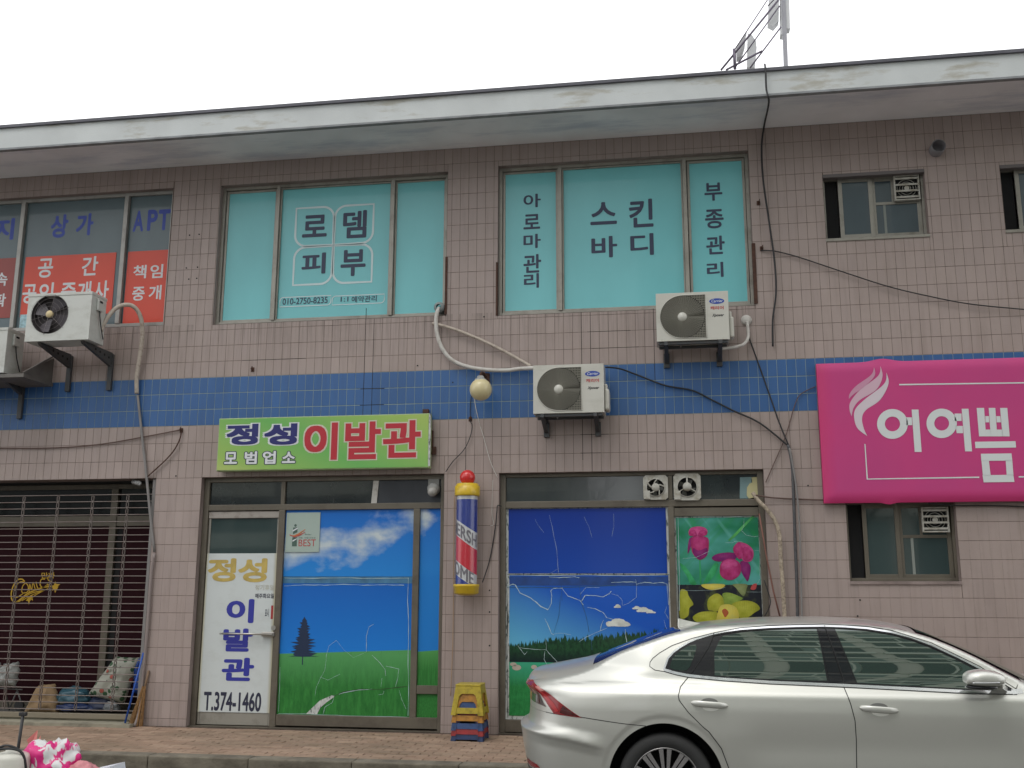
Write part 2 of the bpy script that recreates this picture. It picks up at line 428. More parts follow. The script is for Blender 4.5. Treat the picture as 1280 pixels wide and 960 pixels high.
# tiles
COLW=.1045; CX=.846
rows=[]
z=2.866
while z>.02:
    rows.append((max(z-.1985,.0),z,'p')); z-=.1985
for k in range(3): rows.append((2.866+.213*k,2.866+.213*(k+1),'p'))
for k in range(3): rows.append((3.505+.1983*k,3.505+.1983*(k+1),'b'))
for k in range(14): rows.append((4.10+.2*k,4.10+.2*(k+1),'p'))
def clip(a,b_,c,d):
    """what is left of a tile after the openings are cut out of it"""
    R=[(a,b_,c,d)]
    for (p,q,r_,s) in OPEN.values():
        out=[]
        for (a,b_,c,d) in R:
            if not (a<q and b_>p and c<s and d>r_): out.append((a,b_,c,d)); continue
            if a<p: out.append((a,p,c,d))
            if b_>q: out.append((q,b_,c,d))
            x0,x1=max(a,p),min(b_,q)
            if c<r_: out.append((x0,x1,c,r_))
            if d>s: out.append((x0,x1,s,d))
        R=out
    return [t for t in R if t[1]-t[0]>.012 and t[3]-t[2]>.012]
def tile_geo(mb,a,b_,c,d,gv,gh,y0=0.0,tx=0,tz=0,bev=.0014):
    cx,cz=(a+b_)/2,(c+d)/2; hx=(b_-a)/2-gv/2; hz=(d-c)/2-gh/2
    vs=[]
    for s,y in ((0,.0026),(0,.0010),(bev,0)):
        for sx,sz in ((-1,-1),(1,-1),(1,1),(-1,1)):
            X=sx*(hx-s);Z=sz*(hz-s); vs.append((cx+X,y0+y+X*tx+Z*tz,cz+Z))
    fs=[(8,9,10,11)]
    for l in (0,4): fs+=[(l+i,l+(i+1)%4,l+4+(i+1)%4,l+4+i) for i in range(4)]
    mb.add(vs,fs)
tiles=[]
for (c,d,kind) in rows:
    k=int((X0-CX)/COLW)-1; low=d<2.87
    while CX+k*COLW<X1:
        a=CX+k*COLW; b_=a+COLW; a=max(a,X0)
        if b_>X1: break
        for t in (clip(a,b_,c,d) if b_-a>.02 else ()):
            full=abs((t[1]-t[0])-COLW)<1e-4 and abs(t[3]-t[2]-(d-c))<1e-4
            tiles.append((t,kind,low,full))
        k+=1
def t_seen(t):
    x=(t[0]+t[1])/2; z=(t[2]+t[3])/2
    v=Vector((x,0,z))-CAM; f=v.dot(AF); u=640+FPX*v.dot(AR)/f; q=480-FPX*v.dot(AU)/f
    if not(0<u<1280 and 0<q<960): return 0
    if 1.5<x and 2.35<z<4.1: return 0
    if -5.4<x<-2.8 and 2.9<z<3.57: return 0
    if u>650 and q>900-(u-650)*.6: return 0
    if u>850 and q>775: return 0
    return 1
key=lambda e:(-t_seen(e[0]), (Vector(((e[0][0]+e[0][1])/2,0,(e[0][2]+e[0][3])/2))-CAM).length)
for kind,m,nm in (('p',M_TILE,'tile'),('b',M_BLUE,'blue_tile')):
    L=sorted([t for t in tiles if t[1]==kind],key=key)
    # fully visible, full-size tiles first
    solo=[t for t in L if t[3] and t_seen(t[0])][:300]; ids={id(t) for t in solo}
    cache={}
    for t in solo:
        a,b_,c,d=t[0]; low=t[2]; kk=(round(d-c,4),low,abs((a+b_)/2+2.3)>1,random.randint(0,3))
        if kk not in cache:
            mb=MB(); tile_geo(mb,-(b_-a)/2,(b_-a)/2,-(d-c)/2,(d-c)/2,.0042 if not low else (.0010 if abs((a+b_)/2+2.3)>1 else .003),.005 if kind=='p' else .0065,0,random.uniform(-.006,.006),random.uniform(-.004,.004)); cache[kk]=mb.mesh(nm,m)
        o=bpy.data.objects.new(nm,cache[kk]); COL.objects.link(o); o.parent=B
        o.location=Vector(((a+b_)/2,random.uniform(-.0006,.0006),(c+d)/2))-B.location
    mb=MB()
    for t in L:
        if id(t) in ids: continue
        tile_geo(mb,*t[0],.0042 if not t[2] else (.0010 if abs((t[0][0]+t[0][1])/2+2.3)>1 else .003),.005,random.uniform(-.0006,.0006),random.uniform(-.006,.006),random.uniform(-.004,.004))
    tag(mb.build(nm+'_cladding',m,B),kind='stuff')
# opened, blackened joints and a few chips
dj=MB()
def jcol(x): return CX+round((x-CX)/COLW)*COLW
for (px,z0,z1) in ((458,3.5,4.9),(468,3.5,4.76),(742,2.87,3.3),(732,3.0,3.5),(741,4.1,4.74),(731,4.1,4.74),(818,3.9,4.75),(588,2.87,3.3)):
    x=jcol(at(px,500).x); dj.box(x-.0032,x+.0032,-.0004,.005,z0,z1)
for (pa,pb,z) in ((450,480,3.9),(450,480,3.703),(725,760,3.292),(725,750,3.08),(735,790,4.5),(740,800,4.3),(300,330,4.3),(330,380,4.3)):
    dj.box(at(pa,500).x,at(pb,500).x,-.0004,.005,z-.003,z+.003)
dj.build('open_joint',mat('soot',(.02,.014,.012),.95),B)
hl=MB()
for (px,py) in ((237,294),(249,293),(233,335),(247,334),(236,349),(246,348),(566,478),(522,457),(220,595),(990,600),(612,738),(612,765),(612,807),(1075,750),(1072,770),(1010,607),(315,463),(1150,640),(605,396)):
    p=at(px,py); hl.cyl((p.x,-.0005,p.z),.009,.004,'y',8)
hl.build('drill_hole',M_DARK,B)
# eave and roof
ey=-.93
ev=MB(); ev.box(X0-.3,X1+.3,ey+.03,9.3,SOF+.002,SOF+.05)
ev.build('soffit',M_SOFFIT,B)
ev=MB(); ev.box(X0-.3,X1+.3,ey,ey+.06,SOF-.035,SOF+.225); ev.build('fascia',M_FASCIA,B)
ev=MB(); ev.box(X0-.3,X1+.3,ey-.006,ey+.055,SOF-.06,SOF-.036); ev.build('drip_edge',mat('drip_grey',(.24,.25,.26),.8,var=.2),B)
ev=MB(); ev.box(X0-.3,X1+.3,ey-.03,ey+.2,SOF+.226,SOF+.262); ev.build('gutter_edge',M_GUTTER,B)
ev=MB(); ev.box(X0-.3,X1+.3,ey+.21,9.3,SOF+.06,SOF+.24); ev.build('roof',mat('roof_concrete',(.22,.22,.21),.9,var=.2),B)

# ---------------------------------------------------------------- windows and shopfronts
def frame_rect(mb,x0,x1,z0,z1,y0,y1,t,tb=None,b=.003):
    tb=tb or t
    mb.bbox(x0,x0+t,y0,y1,z0,z1,b); mb.bbox(x1-t,x1,y0,y1,z0,z1,b)
    mb.bbox(x0+t,x1-t,y0+.002,y1,z1-t,z1,b); mb.bbox(x0+t,x1-t,y0+.002,y1,z0,z0+tb,b)
def pane(name,x0,x1,z0,z1,y,m,parent,th=.006):
    p=MB(); p.box(x0,x1,y,y+th,z0,z1); return p.build(name,m,parent)
def film(name,c1,c2,sc=2,coat=.22):
    g=NG(name,rough=.4,coat=coat,coat_rough=.04); geo=g.n('ShaderNodeNewGeometry')
    g.base(g.mix(g.step(g.noise(geo.outputs['Position'],sc,(1,1,.5),4),.3,.7),c1,c2)); return g.m
M_TEAL=film('teal_film',(.15,.49,.52),(.165,.53,.56))
M_GREYF=film('grey_green_glass',(.065,.10,.115),(.085,.125,.14),coat=.3)
M_RED=film('red_film',(.56,.045,.018),(.62,.055,.022),coat=.08); M_REDD=film('dull_red_film',(.25,.035,.028),(.29,.04,.03),coat=.08)
M_NAVYT=mat('navy_print',(.03,.04,.085),.5); M_WHT=mat('white_print',(.62,.64,.66),.5); M_WHTL=mat('pale_print',(.58,.70,.72),.5)
M_BLUET=mat('blue_print',(.035,.065,.34),.5)
def glassmat(name,c1,c2,rough=.06,sc=3):
    g=NG(name,rough=rough,spec=.5,coat=.45,coat_rough=.02); geo=g.n('ShaderNodeNewGeometry')
    g.base(g.mix(g.step(g.noise(geo.outputs['Position'],sc,(1,1,.6),4),.3,.7),c1,c2))
    b=g.n('ShaderNodeBump',{'Strength':.05,'Distance':.02,'Height':g.noise(geo.outputs['Position'],1.3,(1,1,1),2)}); g.nt.links.new(b.outputs[0],g.p.inputs['Coat Normal']); return g.m
M_GLD=glassmat('dim_glass',(.012,.016,.018),(.022,.028,.03))
M_GLB=glassmat('frosted_dark_glass',(.045,.065,.08),(.06,.085,.10),.25)
M_GLG=glassmat('green_dark_glass',(.025,.045,.045),(.035,.055,.055))

# upper window A (estate agent) ---------------------------------------
wA=MB(); o=OPEN['A']; frame_rect(wA,o[0],o[1],o[2],o[3],.06,.16,.045,.06)
wA=wA.build('window',M_ALUG,B)
for x in (-6.94,-8.41,-9.9): s=MB(); s.bbox(x-.028,x+.028,.05,.15,o[2]+.06,o[3]-.045); s.build('mullion',M_ALUG,wA)
for (a,b_) in ((-6.905,-6.315),(-8.375,-6.975),(-9.865,-8.445),(-10.955,-9.935)):
    pane('glass_pane',a,b_,4.85,6.565,.10,M_GREYF,wA)
for (a,b_,m,zb) in ((-6.885,-6.32,M_RED,4.86),(-8.33,-7.05,M_RED,5.0),(-9.86,-8.47,M_REDD,5.0)):
    pane('red_film',a,b_,zb,5.815,.094,m,wA,.004)
K=(0,220,4.8)
letters((('상',(305,232,408,370)),('가',(458,225,560,357)),('A',(800,208,862,333)),('P',(885,202,945,328)),('T',(950,200,1020,325)),('지',(-35,255,85,385))),.0993,.035,K,M_BLUET,wA)
letters((('공',(228,495,318,610)),('간',(492,482,588,597)),('공',(135,650,218,765)),('인',(235,640,322,760)),('중',(365,640,455,755)),('개',(465,632,545,750)),('사',(562,628,652,748)),
             ('책',(800,535,878,615)),('임',(902,530,978,612)),('중',(793,665,868,748)),('개',(893,655,968,742)),('속',(-30,580,45,660)),('확',(-40,705,35,785))),.0933,.02,K,M_WHT,wA)
st=MB(); p=at(20,391); q=at(38,412); st.box(p.x,q.x,.092,.096,q.z,p.z); st.build('notice_sticker',mat('pale_blue_paper',(.33,.5,.55),.6,var=.3,vscale=40),wA)

# upper window 1 (skin care) ------------------------------------------
o=OPEN['W1']; w1=MB(); frame_rect(w1,o[0],o[1],o[2],o[3],.07,.17,.04,.045); w1=w1.build('window',M_ALUP,B)
for x in (-4.868,-3.368): s=MB(); s.bbox(x-.022,x+.022,.055,.15,o[2]+.045,o[3]-.04); s.build('mullion',M_ALUP,w1)
for a,b_,y0,t in ((-5.575,-4.892,.10,.03),(-4.844,-3.392,.085,.018),(-3.344,-2.703,.10,.022)): s=MB(); frame_rect(s,a,b_,4.818,6.555,y0,y0+.025,t); s.build('sash',M_ALUP,w1)
for a,b_ in ((-5.55,-4.915),(-4.828,-3.408),(-3.325,-2.72)): pane('glass_pane',a,b_,4.83,6.54,.112,M_TEAL,w1)
def pxz(x,y,k,d=-.109): 
    p=at(x/k[2]+k[0],y/k[2]+k[1],d); return (p.x,p.z)
K1=(250,180,4)
letters((('로',(512,355,635,465)),('뎀',(715,333,833,470)),('피',(508,545,628,650)),('부',(703,528,828,660))),.109,.025,K1,M_NAVYT,w1)
lt=MB(); put_px(lt,'010-2750-8235',(413,768,638,800),0,.012,y=.109,k=K1); lt.build('phone_number',M_NAVYT,w1); lt=MB(); put_px(lt,'1:1',(703,764,742,788),0,.012,y=.109,k=K1); lt.build('ratio_caption',M_NAVYT,w1); lt=MB(); put_px(lt,'예약관리',(758,759,883,790),0,.012,y=.109,k=K1); lt.build('caption',M_NAVYT,w1)
def stroke(mb,pts,w_,y,closed=False):
    """flat printed line in the facade plane"""
    P=[Vector(p) for p in pts]; n=len(P); L=[];R=[]
    for i in range(n):
        a=P[i-1] if (i>0 or closed) else P[i]; b_=P[(i+1)%n] if (i<n-1 or closed) else P[i]
        t=(b_-a); t=t.normalized() if t.length>0 else Vector((1,0)); nn=Vector((-t.y,t.x))
        ww=(w_[i] if hasattr(w_,'__len__') else w_)/2
        L.append(P[i]+nn*ww); R.append(P[i]-nn*ww)
    m=n if closed else n-1
    mb.add([(p.x,y,p.y) for p in L]+[(p.x,y,p.y) for p in R],[(i,i+n,(i+1)%n+n,(i+1)%n) for i in range(m)])
def petal(x0,x1,z0,z1,rc,rr):
    """leaf outline with two sharp and two rounded corners (rc lists which: bl br tr tl)"""
    pts=[]
    for nm,cx,cz,a0 in (('bl',x0,z0,pi),('br',x1,z0,1.5*pi),('tr',x1,z1,0),('tl',x0,z1,.5*pi)):
        sx=1 if cx==x0 else -1; sz=1 if cz==z0 else -1
        if nm in rc:
            for i in range(9):
                a=a0+i*pi/16; pts.append((cx+sx*rr+rr*cos(a),cz+sz*rr+rr*sin(a)))
        else: pts.append((cx,cz))
    return pts
cx,cz=pxz(667,506,K1); x0,_=pxz(474,500,K1); x1,_=pxz(863,500,K1); _,zt=pxz(667,312,K1); _,zb=pxz(667,697,K1)
rr=.145; wd=.028
for q in ((x0,cx-.008,cz+.008,zt,('tr','bl')),(cx+.008,x1,cz+.008,zt,('tl','br')),(x0,cx-.008,zb,cz-.008,('tl','br')),(cx+.008,x1,zb,cz-.008,('bl','tr'))):
    lt=MB(); stroke(lt,petal(*q,rr),wd,.109,True); lt.build('petal_outline',M_WHTL,w1)
lt=MB()
a=pxz(398,815,K1); b_=pxz(655,757,K1); stroke(lt,petal(a[0],b_[0],a[1],b_[1],('tl','br'),.045),.011,.109,True)
a=pxz(660,805,K1); b_=pxz(922,750,K1); stroke(lt,petal(a[0],b_[0],a[1],b_[1],('tl','br'),.045),.011,.109,True)
lt.build('caption_outline',M_WHTL,w1)

# upper window 2 ------------------------------------------------------
o=OPEN['W2']; w2=MB(); frame_rect(w2,o[0],o[1],o[2],o[3],.07,.17,.04,.05); w2=w2.build('window',M_ALUP,B)
for x in (-1.285,.207): s=MB(); s.bbox(x-.023,x+.023,.055,.15,o[2]+.05,o[3]-.04); s.build('mullion',M_ALUP,w2)
for a,b_,y0,t in ((-1.985,-1.310,.10,.028),(-1.260,.182,.085,.018),(.238,.91,.10,.03)): s=MB(); frame_rect(s,a,b_,4.793,6.585,y0,y0+.025,t); s.build('sash',M_ALUP,w2)
for a,b_ in ((-1.962,-1.333),(-1.245,.167),(.262,.885)): pane('glass_pane',a,b_,4.81,6.57,.112,M_TEAL,w2)
K2=(600,180,3.5556)
letters((('아',(193,222,270,282)),('로',(193,312,267,378)),('마',(193,400,270,463)),('관',(193,490,272,572)),('리',(195,575,262,640)),('스',(490,258,608,358)),('킨',(662,245,770,370)),('바',(495,410,610,505)),('디',(668,398,772,495)),
             ('부',(997,172,1077,252)),('종',(1000,290,1083,375)),('관',(1005,408,1088,490)),('리',(1008,525,1082,592))),.109,.022,K2,M_NAVYT,w2)
st=MB(); st.box(.945,.985,-.012,.03,4.76,5.48); st.box(-2.05,-2.03,-.012,.03,4.74,5.4); st.box(-2.672,-2.645,-.012,.03,4.78,5.5); st.build('rusty_flashing',M_RUST,w2)

# small sliding windows on the right ----------------------------------
def small_window(x0,x1,z0,z1,m,fm):
    w_=MB(); frame_rect(w_,x0,x1,z0,z1,.08,.17,.028,.035); w_=w_.build('window',fm,B)
    W=x1-x0
    a=x0+W*.16; s=MB(); frame_rect(s,a,x0+W*.50,z0+.03,z1-.025,.095,.12,.045); s.build('sash',fm,w_)
    s=MB(); c=x0+W*.49; frame_rect(s,c,x1-.03,z0+.03,z1-.025,.118,.145,.045)
    zm=z0+(z1-z0)*.56; s.box(c+.045,x1-.075,.12,.143,zm-.016,zm+.016); s.box(c+W*.20,c+W*.225,.121,.142,zm+.0165,z1-.071); s.build('sash',fm,w_)
    pane('glass_pane',a+.04,x0+W*.50-.04,z0+.07,z1-.065,.106,m,w_); pane('glass_pane',c+.04,x1-.07,z0+.07,z1-.065,.13,m,w_)
    pane('dark_gap',x0+.028,a-.001,z0+.036,z1-.028,.16,M_DARK,w_)
    bl=MB(); bl.box(c+W*.11,c+W*.135,.1265,.1295,z0+.075,zm-.017); bl.build('curtain_edge',mat('pale_curtain',(.22,.24,.22),.8),w_)
    sl_=MB(); sl_.bbox(x0-.005,x1+.005,-.014,.078,z0-.035,z0-.001,.003); sl_.build('sill',fm if z0>3 else M_REVEAL,w_)
    if z0>3:
        hd=MB(); hd.box(x0,x1,-.01,.07,z1-.0005-.04,z1-.0015); hd.build('head_flashing',mat('head_flashing',(.13,.115,.115),.7),w_)
    return w_
small_window(*OPEN['R1'],M_GLB,M_ALUP); small_window(*OPEN['R2'],M_GLB,M_ALUP); small_window(*OPEN['L1'],M_GLG,M_ALU)
# ---------------------------------------------------------------- printed window films
def cloud_film(name, side=False):
    g=NG(name,rough=.42,coat=.12,coat_rough=.08,spec=.25); G,x,z=g.gen()
    if side:
        zz=g.step(z,.60,1.0); xx=g.math('ADD',g.math('MULTIPLY',x,.16),1.0); V=g.n('ShaderNodeCombineXYZ',{0:xx,2:zz}).outputs[0]
    else: zz,xx,V=z,x,G
    n=g.noise(V,1.9,(1.5,1,1.0),4,.5); m2=g.noise(V,6,(1.3,1,1.0),5,.55)
    d=g.math('ABSOLUTE',g.math('SUBTRACT',g.math('ADD',g.math('MULTIPLY',xx,.42),.34),zz))
    v=g.math('ADD',g.math('ADD',g.math('MULTIPLY',n,.9),g.math('MULTIPLY',m2,.35)),g.math('SUBTRACT',.34,g.math('MULTIPLY',d,.85)))
    v=g.math('SUBTRACT',v,g.math('MULTIPLY',g.step(g.math('SUBTRACT',xx,zz),.30,.95),.45))
    if side: v=g.math('SUBTRACT',v,g.math('MULTIPLY',g.step(x,.25,.9),.35))
    c=g.step(v,.70,.98)
    sky_=g.mix(zz,(.02,.22,.62),(.012,.13,.50))
    col=g.mix(c,sky_,g.mix(g.step(m2,.3,.75),(.36,.47,.56),(.55,.60,.62)))
    if side:
        col=g.mix(g.step(z,.60,.66),(.014,.19,.58),col)
        e=g.math('SUBTRACT',z,g.math('ADD',g.math('MULTIPLY',x,.01),.185))
        gr=g.mix(g.step(g.noise(G,1,(16,1,9),6,.7),.3,.7),(.015,.12,.02),(.045,.24,.05)); gr=g.mix(g.step(z,.08,.19),gr,(.08,.30,.08)); col=g.mix(g.step(e,-.002,.003),gr,col)
    g.base(col); return g.m
def meadow_film(name, hz, slope, top, mid, low, tree=False, teal=None):
    g=NG(name,rough=.42,coat=.12,coat_rough=.08,spec=.25); G,x,z=g.gen()
    sky_=g.mix(g.step(z,hz,1.0),low,top)
    gr=g.mix(g.step(g.noise(G,1,(30,1,7),6,.7),.3,.7),(.012,.11,.02),(.045,.25,.05))
    gr=g.mix(g.step(z,hz*.45,hz),gr,mid)
    gr=g.mix(g.math('MULTIPLY',g.step(g.noise(G,1,(70,1,10),3,.7),.55,.8),.35),gr,(.02,.12,.02))
    edge=g.math('SUBTRACT',z,g.math('ADD',g.math('MULTIPLY',x,slope),hz))
    g.base(g.mix(g.step(edge,-.002,.004),gr,sky_)); return g.m
M_CLOUD=cloud_film('cloud_film')
M_CLOUD2=cloud_film('side_cloud_film',True)
M_MEADOW=meadow_film('meadow_film',.455,.04,(.008,.115,.47),(.085,.31,.10),(.012,.19,.62))
def country_film():
    g=NG('country_film',rough=.42,coat=.12,coat_rough=.08,spec=.25); G,x,z=g.gen()
    t=g.math('ADD',g.math('MULTIPLY',x,.55),g.math('MULTIPLY',g.math('SUBTRACT',z,.5),1.15))
    s_=g.mix(g.step(t,-.1,.62),(.13,.47,.66),(.008,.085,.46))
    # jagged wood: noise in x makes the tree tops
    n=g.math('MULTIPLY',g.math('SUBTRACT',g.noise(G,1,(55,1,4),3,.8),.5),.17)
    n2=g.math('MULTIPLY',g.math('SUBTRACT',g.noise(G,1,(5,1,0),2,.5),.5),.08)
    top=g.math('ADD',g.math('ADD',g.math('MULTIPLY',x,.11),.50),g.math('ADD',n,n2))
    wood=g.mix(g.step(g.noise(G,1,(45,1,22),5,.8),.35,.75),(.004,.022,.012),(.02,.10,.035))
    wood=g.mix(g.step(z,.38,.47),(.003,.012,.014),wood)
    grn=g.mix(g.step(g.noise(G,1,(40,1,20),6,.7),.3,.7),(.010,.13,.03),(.028,.25,.065))
    grn=g.mix(g.step(z,.2,.37),grn,(.04,.33,.19))
    c=g.mix(g.step(g.math('SUBTRACT',z,top),-.004,.004),wood,s_)
    c=g.mix(g.step(g.math('SUBTRACT',z,.375),-.002,.002),grn,c)
    g.base(c); return g.m
M_COUNTRY=country_film()
g=NG('deep_blue_film',rough=.42,coat=.12,coat_rough=.08,spec=.25); G,x,z=g.gen(); g.base(g.mix(z,(.006,.055,.35),(.004,.03,.25))); M_DEEP=g.m
g=NG('flower_backdrop_film',rough=.42,coat=.12,coat_rough=.08,spec=.25); G,x,z=g.gen()
c=g.mix(g.step(g.noise(G,1,(1.6,1,1.9),3,.5),.35,.68),(.008,.16,.07),(.09,.36,.33))
c=g.mix(g.step(g.noise(G,1,(3.1,1,2.3),2,.5),.55,.8),c,(.02,.30,.06))
st=g.math('ADD',g.math('MULTIPLY',x,6.),g.math('MULTIPLY',z,-5.)); sv=g.n('ShaderNodeCombineXYZ',{0:st,1:g.math('MULTIPLY',z,.6)}).outputs[0]
c=g.mix(g.math('MULTIPLY',g.step(g.noise(sv,1.3,(1,1,1),3),.52,.70),.5),c,(.015,.22,.05)); st=g.math('ADD',g.math('MULTIPLY',x,7.),g.math('MULTIPLY',z,4.)); sv=g.n('ShaderNodeCombineXYZ',{0:st,1:g.math('MULTIPLY',z,.5)}).outputs[0]
c=g.mix(g.math('MULTIPLY',g.step(g.noise(sv,1.1,(1,1,1),3),.56,.72),.55),c,(.16,.45,.42)); g.base(c); M_FLBG=g.m
M_STRIP=mat('faded_film_strip',(.05,.16,.28),.5,var=.3,vscale=8)
M_PEEL=mat('peeled_white_backing',(.50,.52,.50),.7,var=.15,vscale=20,dirt=(.06,.08,.07),dscale=(40,40,12),damt=.9,dlo=.52,dhi=.6)
M_CRACK=mat('crack_edge',(.42,.55,.58),.6)
M_CRACKD=mat('crack_shade',(.02,.08,.16),.7)
YF=.105   # plane of the films
def front(pxy,k=(0,0,1),y=YF): p=at(pxy[0]/k[2]+k[0],pxy[1]/k[2]+k[1],-y); return (p.x,p.z)
def cracks(parent,lst,k,m=M_CRACK,y=YF-.0025):
    mb=MB()
    for w_,pts in lst:
        P=[Vector(front(p,k,y)) for p in pts]; Q=[]
        for i in range(len(P)-1):
            for q in range(6):
                t=q/6; Q.append(P[i].lerp(P[i+1],t)+Vector((noise.noise(Vector((P[i].x*20+t*3,i*3.1,1)))*.004,noise.noise(Vector((i*2.2,P[i].y*20+t*3,5)))*.004)))
        Q.append(P[-1]); W=[max(.0012,w_*(.45+.75*abs(noise.noise(Vector((i*.35,w_*900,2)))*2))) for i in range(len(Q))]
        stroke(mb,Q,W,y)
    return mb.build('film_crack',m,parent)

# ---------------------------------------------------------------- shopfront one: door and cloud window
F1=MB(); YA,YB=.075,.155
F1.bbox(-5.628,-5.56,YA,YB,.012,2.868,.004); F1.bbox(-2.70,-2.647,YA,YB,.012,2.868,.004)
F1.bbox(-5.56,-2.70,YA+.002,YB,2.815,2.868,.004); F1.bbox(-5.56,-2.70,YA+.001,YB,2.475,2.545,.004)
F1.bbox(-4.665,-4.59,YA-.004,YB,.012,2.474,.004); F1.bbox(-4.652,-4.602,YA+.003,YB,2.546,2.814,.004)
F1.bbox(-4.589,-2.701,YA+.002,YB,.03,.15,.004)
F1.bbox(-3.02,-2.945,YA,YB,.151,2.474,.004); F1.bbox(-2.944,-2.701,YA+.003,YB,.405,.495,.004)
F1.box(-5.628,-2.647,.02,.2,.001,.0115)
f1=F1.build('shopfront_frame',M_ALU,B)
pane('transom_glass',-5.559,-4.653,2.546,2.814,.11,M_GLD,f1)
xr=front((466,615))[0]; pane('transom_glass',-4.601,xr,2.546,2.814,.11,M_GLD,f1)
pane('transom_blackout_panel',xr,-2.701,2.546,2.814,.108,mat('blackout_board',(.018,.022,.03),.5,coat=.5),f1)
s=MB(); a=front((465,601)); b_=front((473,629)); s.prism([(a[0],b_[1]),(b_[0]-.02,b_[1]-.005),(b_[0],a[1]),(a[0]+.02,a[1])],.095,.107); s.build('white_plastic_strip',M_WHITEPVC,f1)
pane('cloud_film',-4.588,-3.021,1.70,2.474,YF,M_CLOUD,f1); pane('faded_strip',-4.588,-3.021,1.622,1.699,YF+.003,M_STRIP,f1)
pane('meadow_film',-4.588,-3.021,.151,1.621,YF,M_MEADOW,f1)
pane('side_picture_film',-2.944,-2.701,.496,2.474,YF,M_CLOUD2,f1)
pane('side_grass_film',-2.944,-2.701,.151,.404,YF,meadow_film('side_grass',1.6,0,(.008,.12,.50),(.03,.20,.04),(.01,.15,.55)),f1)
# lone printed fir tree
def fir(mb,cx,z0,h,y,half):
    R_=random.Random(5); n=15; L=[];Rr=[]
    for i in range(n):
        t=i/(n-1); z=z0+h*(.17+.83*t); wd=half*(1-t)**.7+.006
        L+=[(cx-wd*R_.uniform(.7,1.2),z+R_.uniform(-.012,.008)),(cx-wd*R_.uniform(.35,.6),z+h*.022)]
        Rr+=[(cx+wd*R_.uniform(.7,1.2),z+R_.uniform(-.012,.008)+.003),(cx+wd*R_.uniform(.35,.6),z+h*.026)]
    poly=[(cx+.006,z0),(cx+.006,z0+h*.17)]+Rr+[(cx,z0+h)]+list(reversed(L))+[(cx-.006,z0+h*.17),(cx-.006,z0)]
    mb.prism(poly,y,None)
a=front((378,831)); b_=front((377,772)); t=MB(); fir(t,a[0],a[1],b_[1]-a[1],YF-.002,.17); t.build('printed_fir',mat('print_dark_navy',(.006,.02,.06),.5),f1)
K=(240,720,4)
cracks(f1,[(.006,[(575,690),(620,660),(665,625),(700,600)]),(.005,[(700,602),(760,583),(830,570),(900,566)]),(.003,[(615,600),(620,560),(640,515),(665,470),(672,400),(685,350),(722,322)]),
  (.002,[(722,322),(760,370),(808,408),(872,380)]),(.004,[(872,380),(872,300),(885,255),(910,240)]),(.004,[(900,395),(940,435),(965,468),(968,500)]),(.003,[(945,555),(950,510)]),
  (.004,[(970,450),(1035,465),(1028,510),(1018,555)]),(.003,[(1035,570),(1050,620),(1070,665)]),(.004,[(655,690),(665,655),(700,635),(710,610)]),(.003,[(930,595),(955,590),(960,575)]),
  (.005,[(460,50),(560,44),(660,46),(760,42),(860,46),(960,44),(1060,46)]),(.006,[(460,10),(600,12),(760,9),(900,13),(1085,10)]),(.005,[(1082,10),(1078,120),(1084,250),(1080,420),(1083,560),(1080,700)]),
  (.004,[(440,455),(438,560),(432,680)]),(.004,[(432,688),(560,690),(760,698),(1075,705)]),(.003,[(640,505),(680,520),(740,490)])],K)
mb=MB(); 
poly=[front(p,K,YF-.0035) for p in ((570,690),(600,660),(640,622),(700,596),(712,604),(672,632),(640,660),(625,692))]; mb.prism(poly,YF-.0035,None); mb.build('peeled_patch',M_PEEL,f1)
cracks(f1,[(.010,[(640,640),(700,605),(760,578),(840,566),(950,566),(1075,552)])],K,mat('crack_gap',(.03,.045,.02),.8),YF-.0028)
# poster in the window corner
p0=front((359,641)); p1=front((399,690)); po=MB(); po.box(p0[0],p1[0],.094,.0975,p1[1],p0[1]); po=po.build('poster',mat('poster_paper',(.34,.42,.38),.55,coat=.4),f1)
K5=(340,630,12)
def fr(r,k=K5,y=.0935): a=front((r[0],r[3]),k,y); b_=front((r[2],r[1]),k,y); return a[0],b_[0],a[1],b_[1]
mb=MB(); put(mb,'BEST',*fr((397,530,660,635)),.0925); mb.build('red_word',mat('print_red',(.42,.05,.05),.5),po)
mb=MB(); put(mb,'THE',*fr((400,497,458,520)),.0925); put(mb,'이발 전문점',*fr((488,495,650,520)),.0925); put(mb,'Barber',*fr((495,445,595,466)),.0925)
G_=mat('print_grey_green',(.06,.11,.09),.5)
mb.prism([front(p,K5,.0925) for p in ((318,352),(384,350),(380,425),(315,455))],.0925,None); mb.prism([front(p,K5,.0925) for p in ((305,500),(375,500),(370,635),(298,635))],.0925,None)
a=front((352,322),K5,.0925); mb.prism([(a[0]+.016*cos(i*pi/6),a[1]+.016*sin(i*pi/6)) for i in range(12)],.0925,None); mb.build('pole_emblem',G_,po)
mb=MB()
for q in (0,1): mb.prism([front(p,K5,.0915) for p in ((308,395+150*q),(384-6*q,352+160*q),(384-8*q,372+150*q),(308,418+150*q))],.0915,None)
mb.build('emblem_stripe',M_WHT,po)
mb=MB(); stroke(mb,[front(p,K5,.091) for p in ((268,470),(330,480),(400,450),(500,380))],[.006,.016,.018,.006],.091); mb.build('orange_ribbon',mat('print_orange',(.5,.16,.05),.5),po)
mb=MB(); stroke(mb,[front(p,K5,.090) for p in ((262,455),(330,495),(420,465),(500,420))],[.004,.01,.014,.006],.090); mb.build('red_ribbon',MATS['print_red'],po)

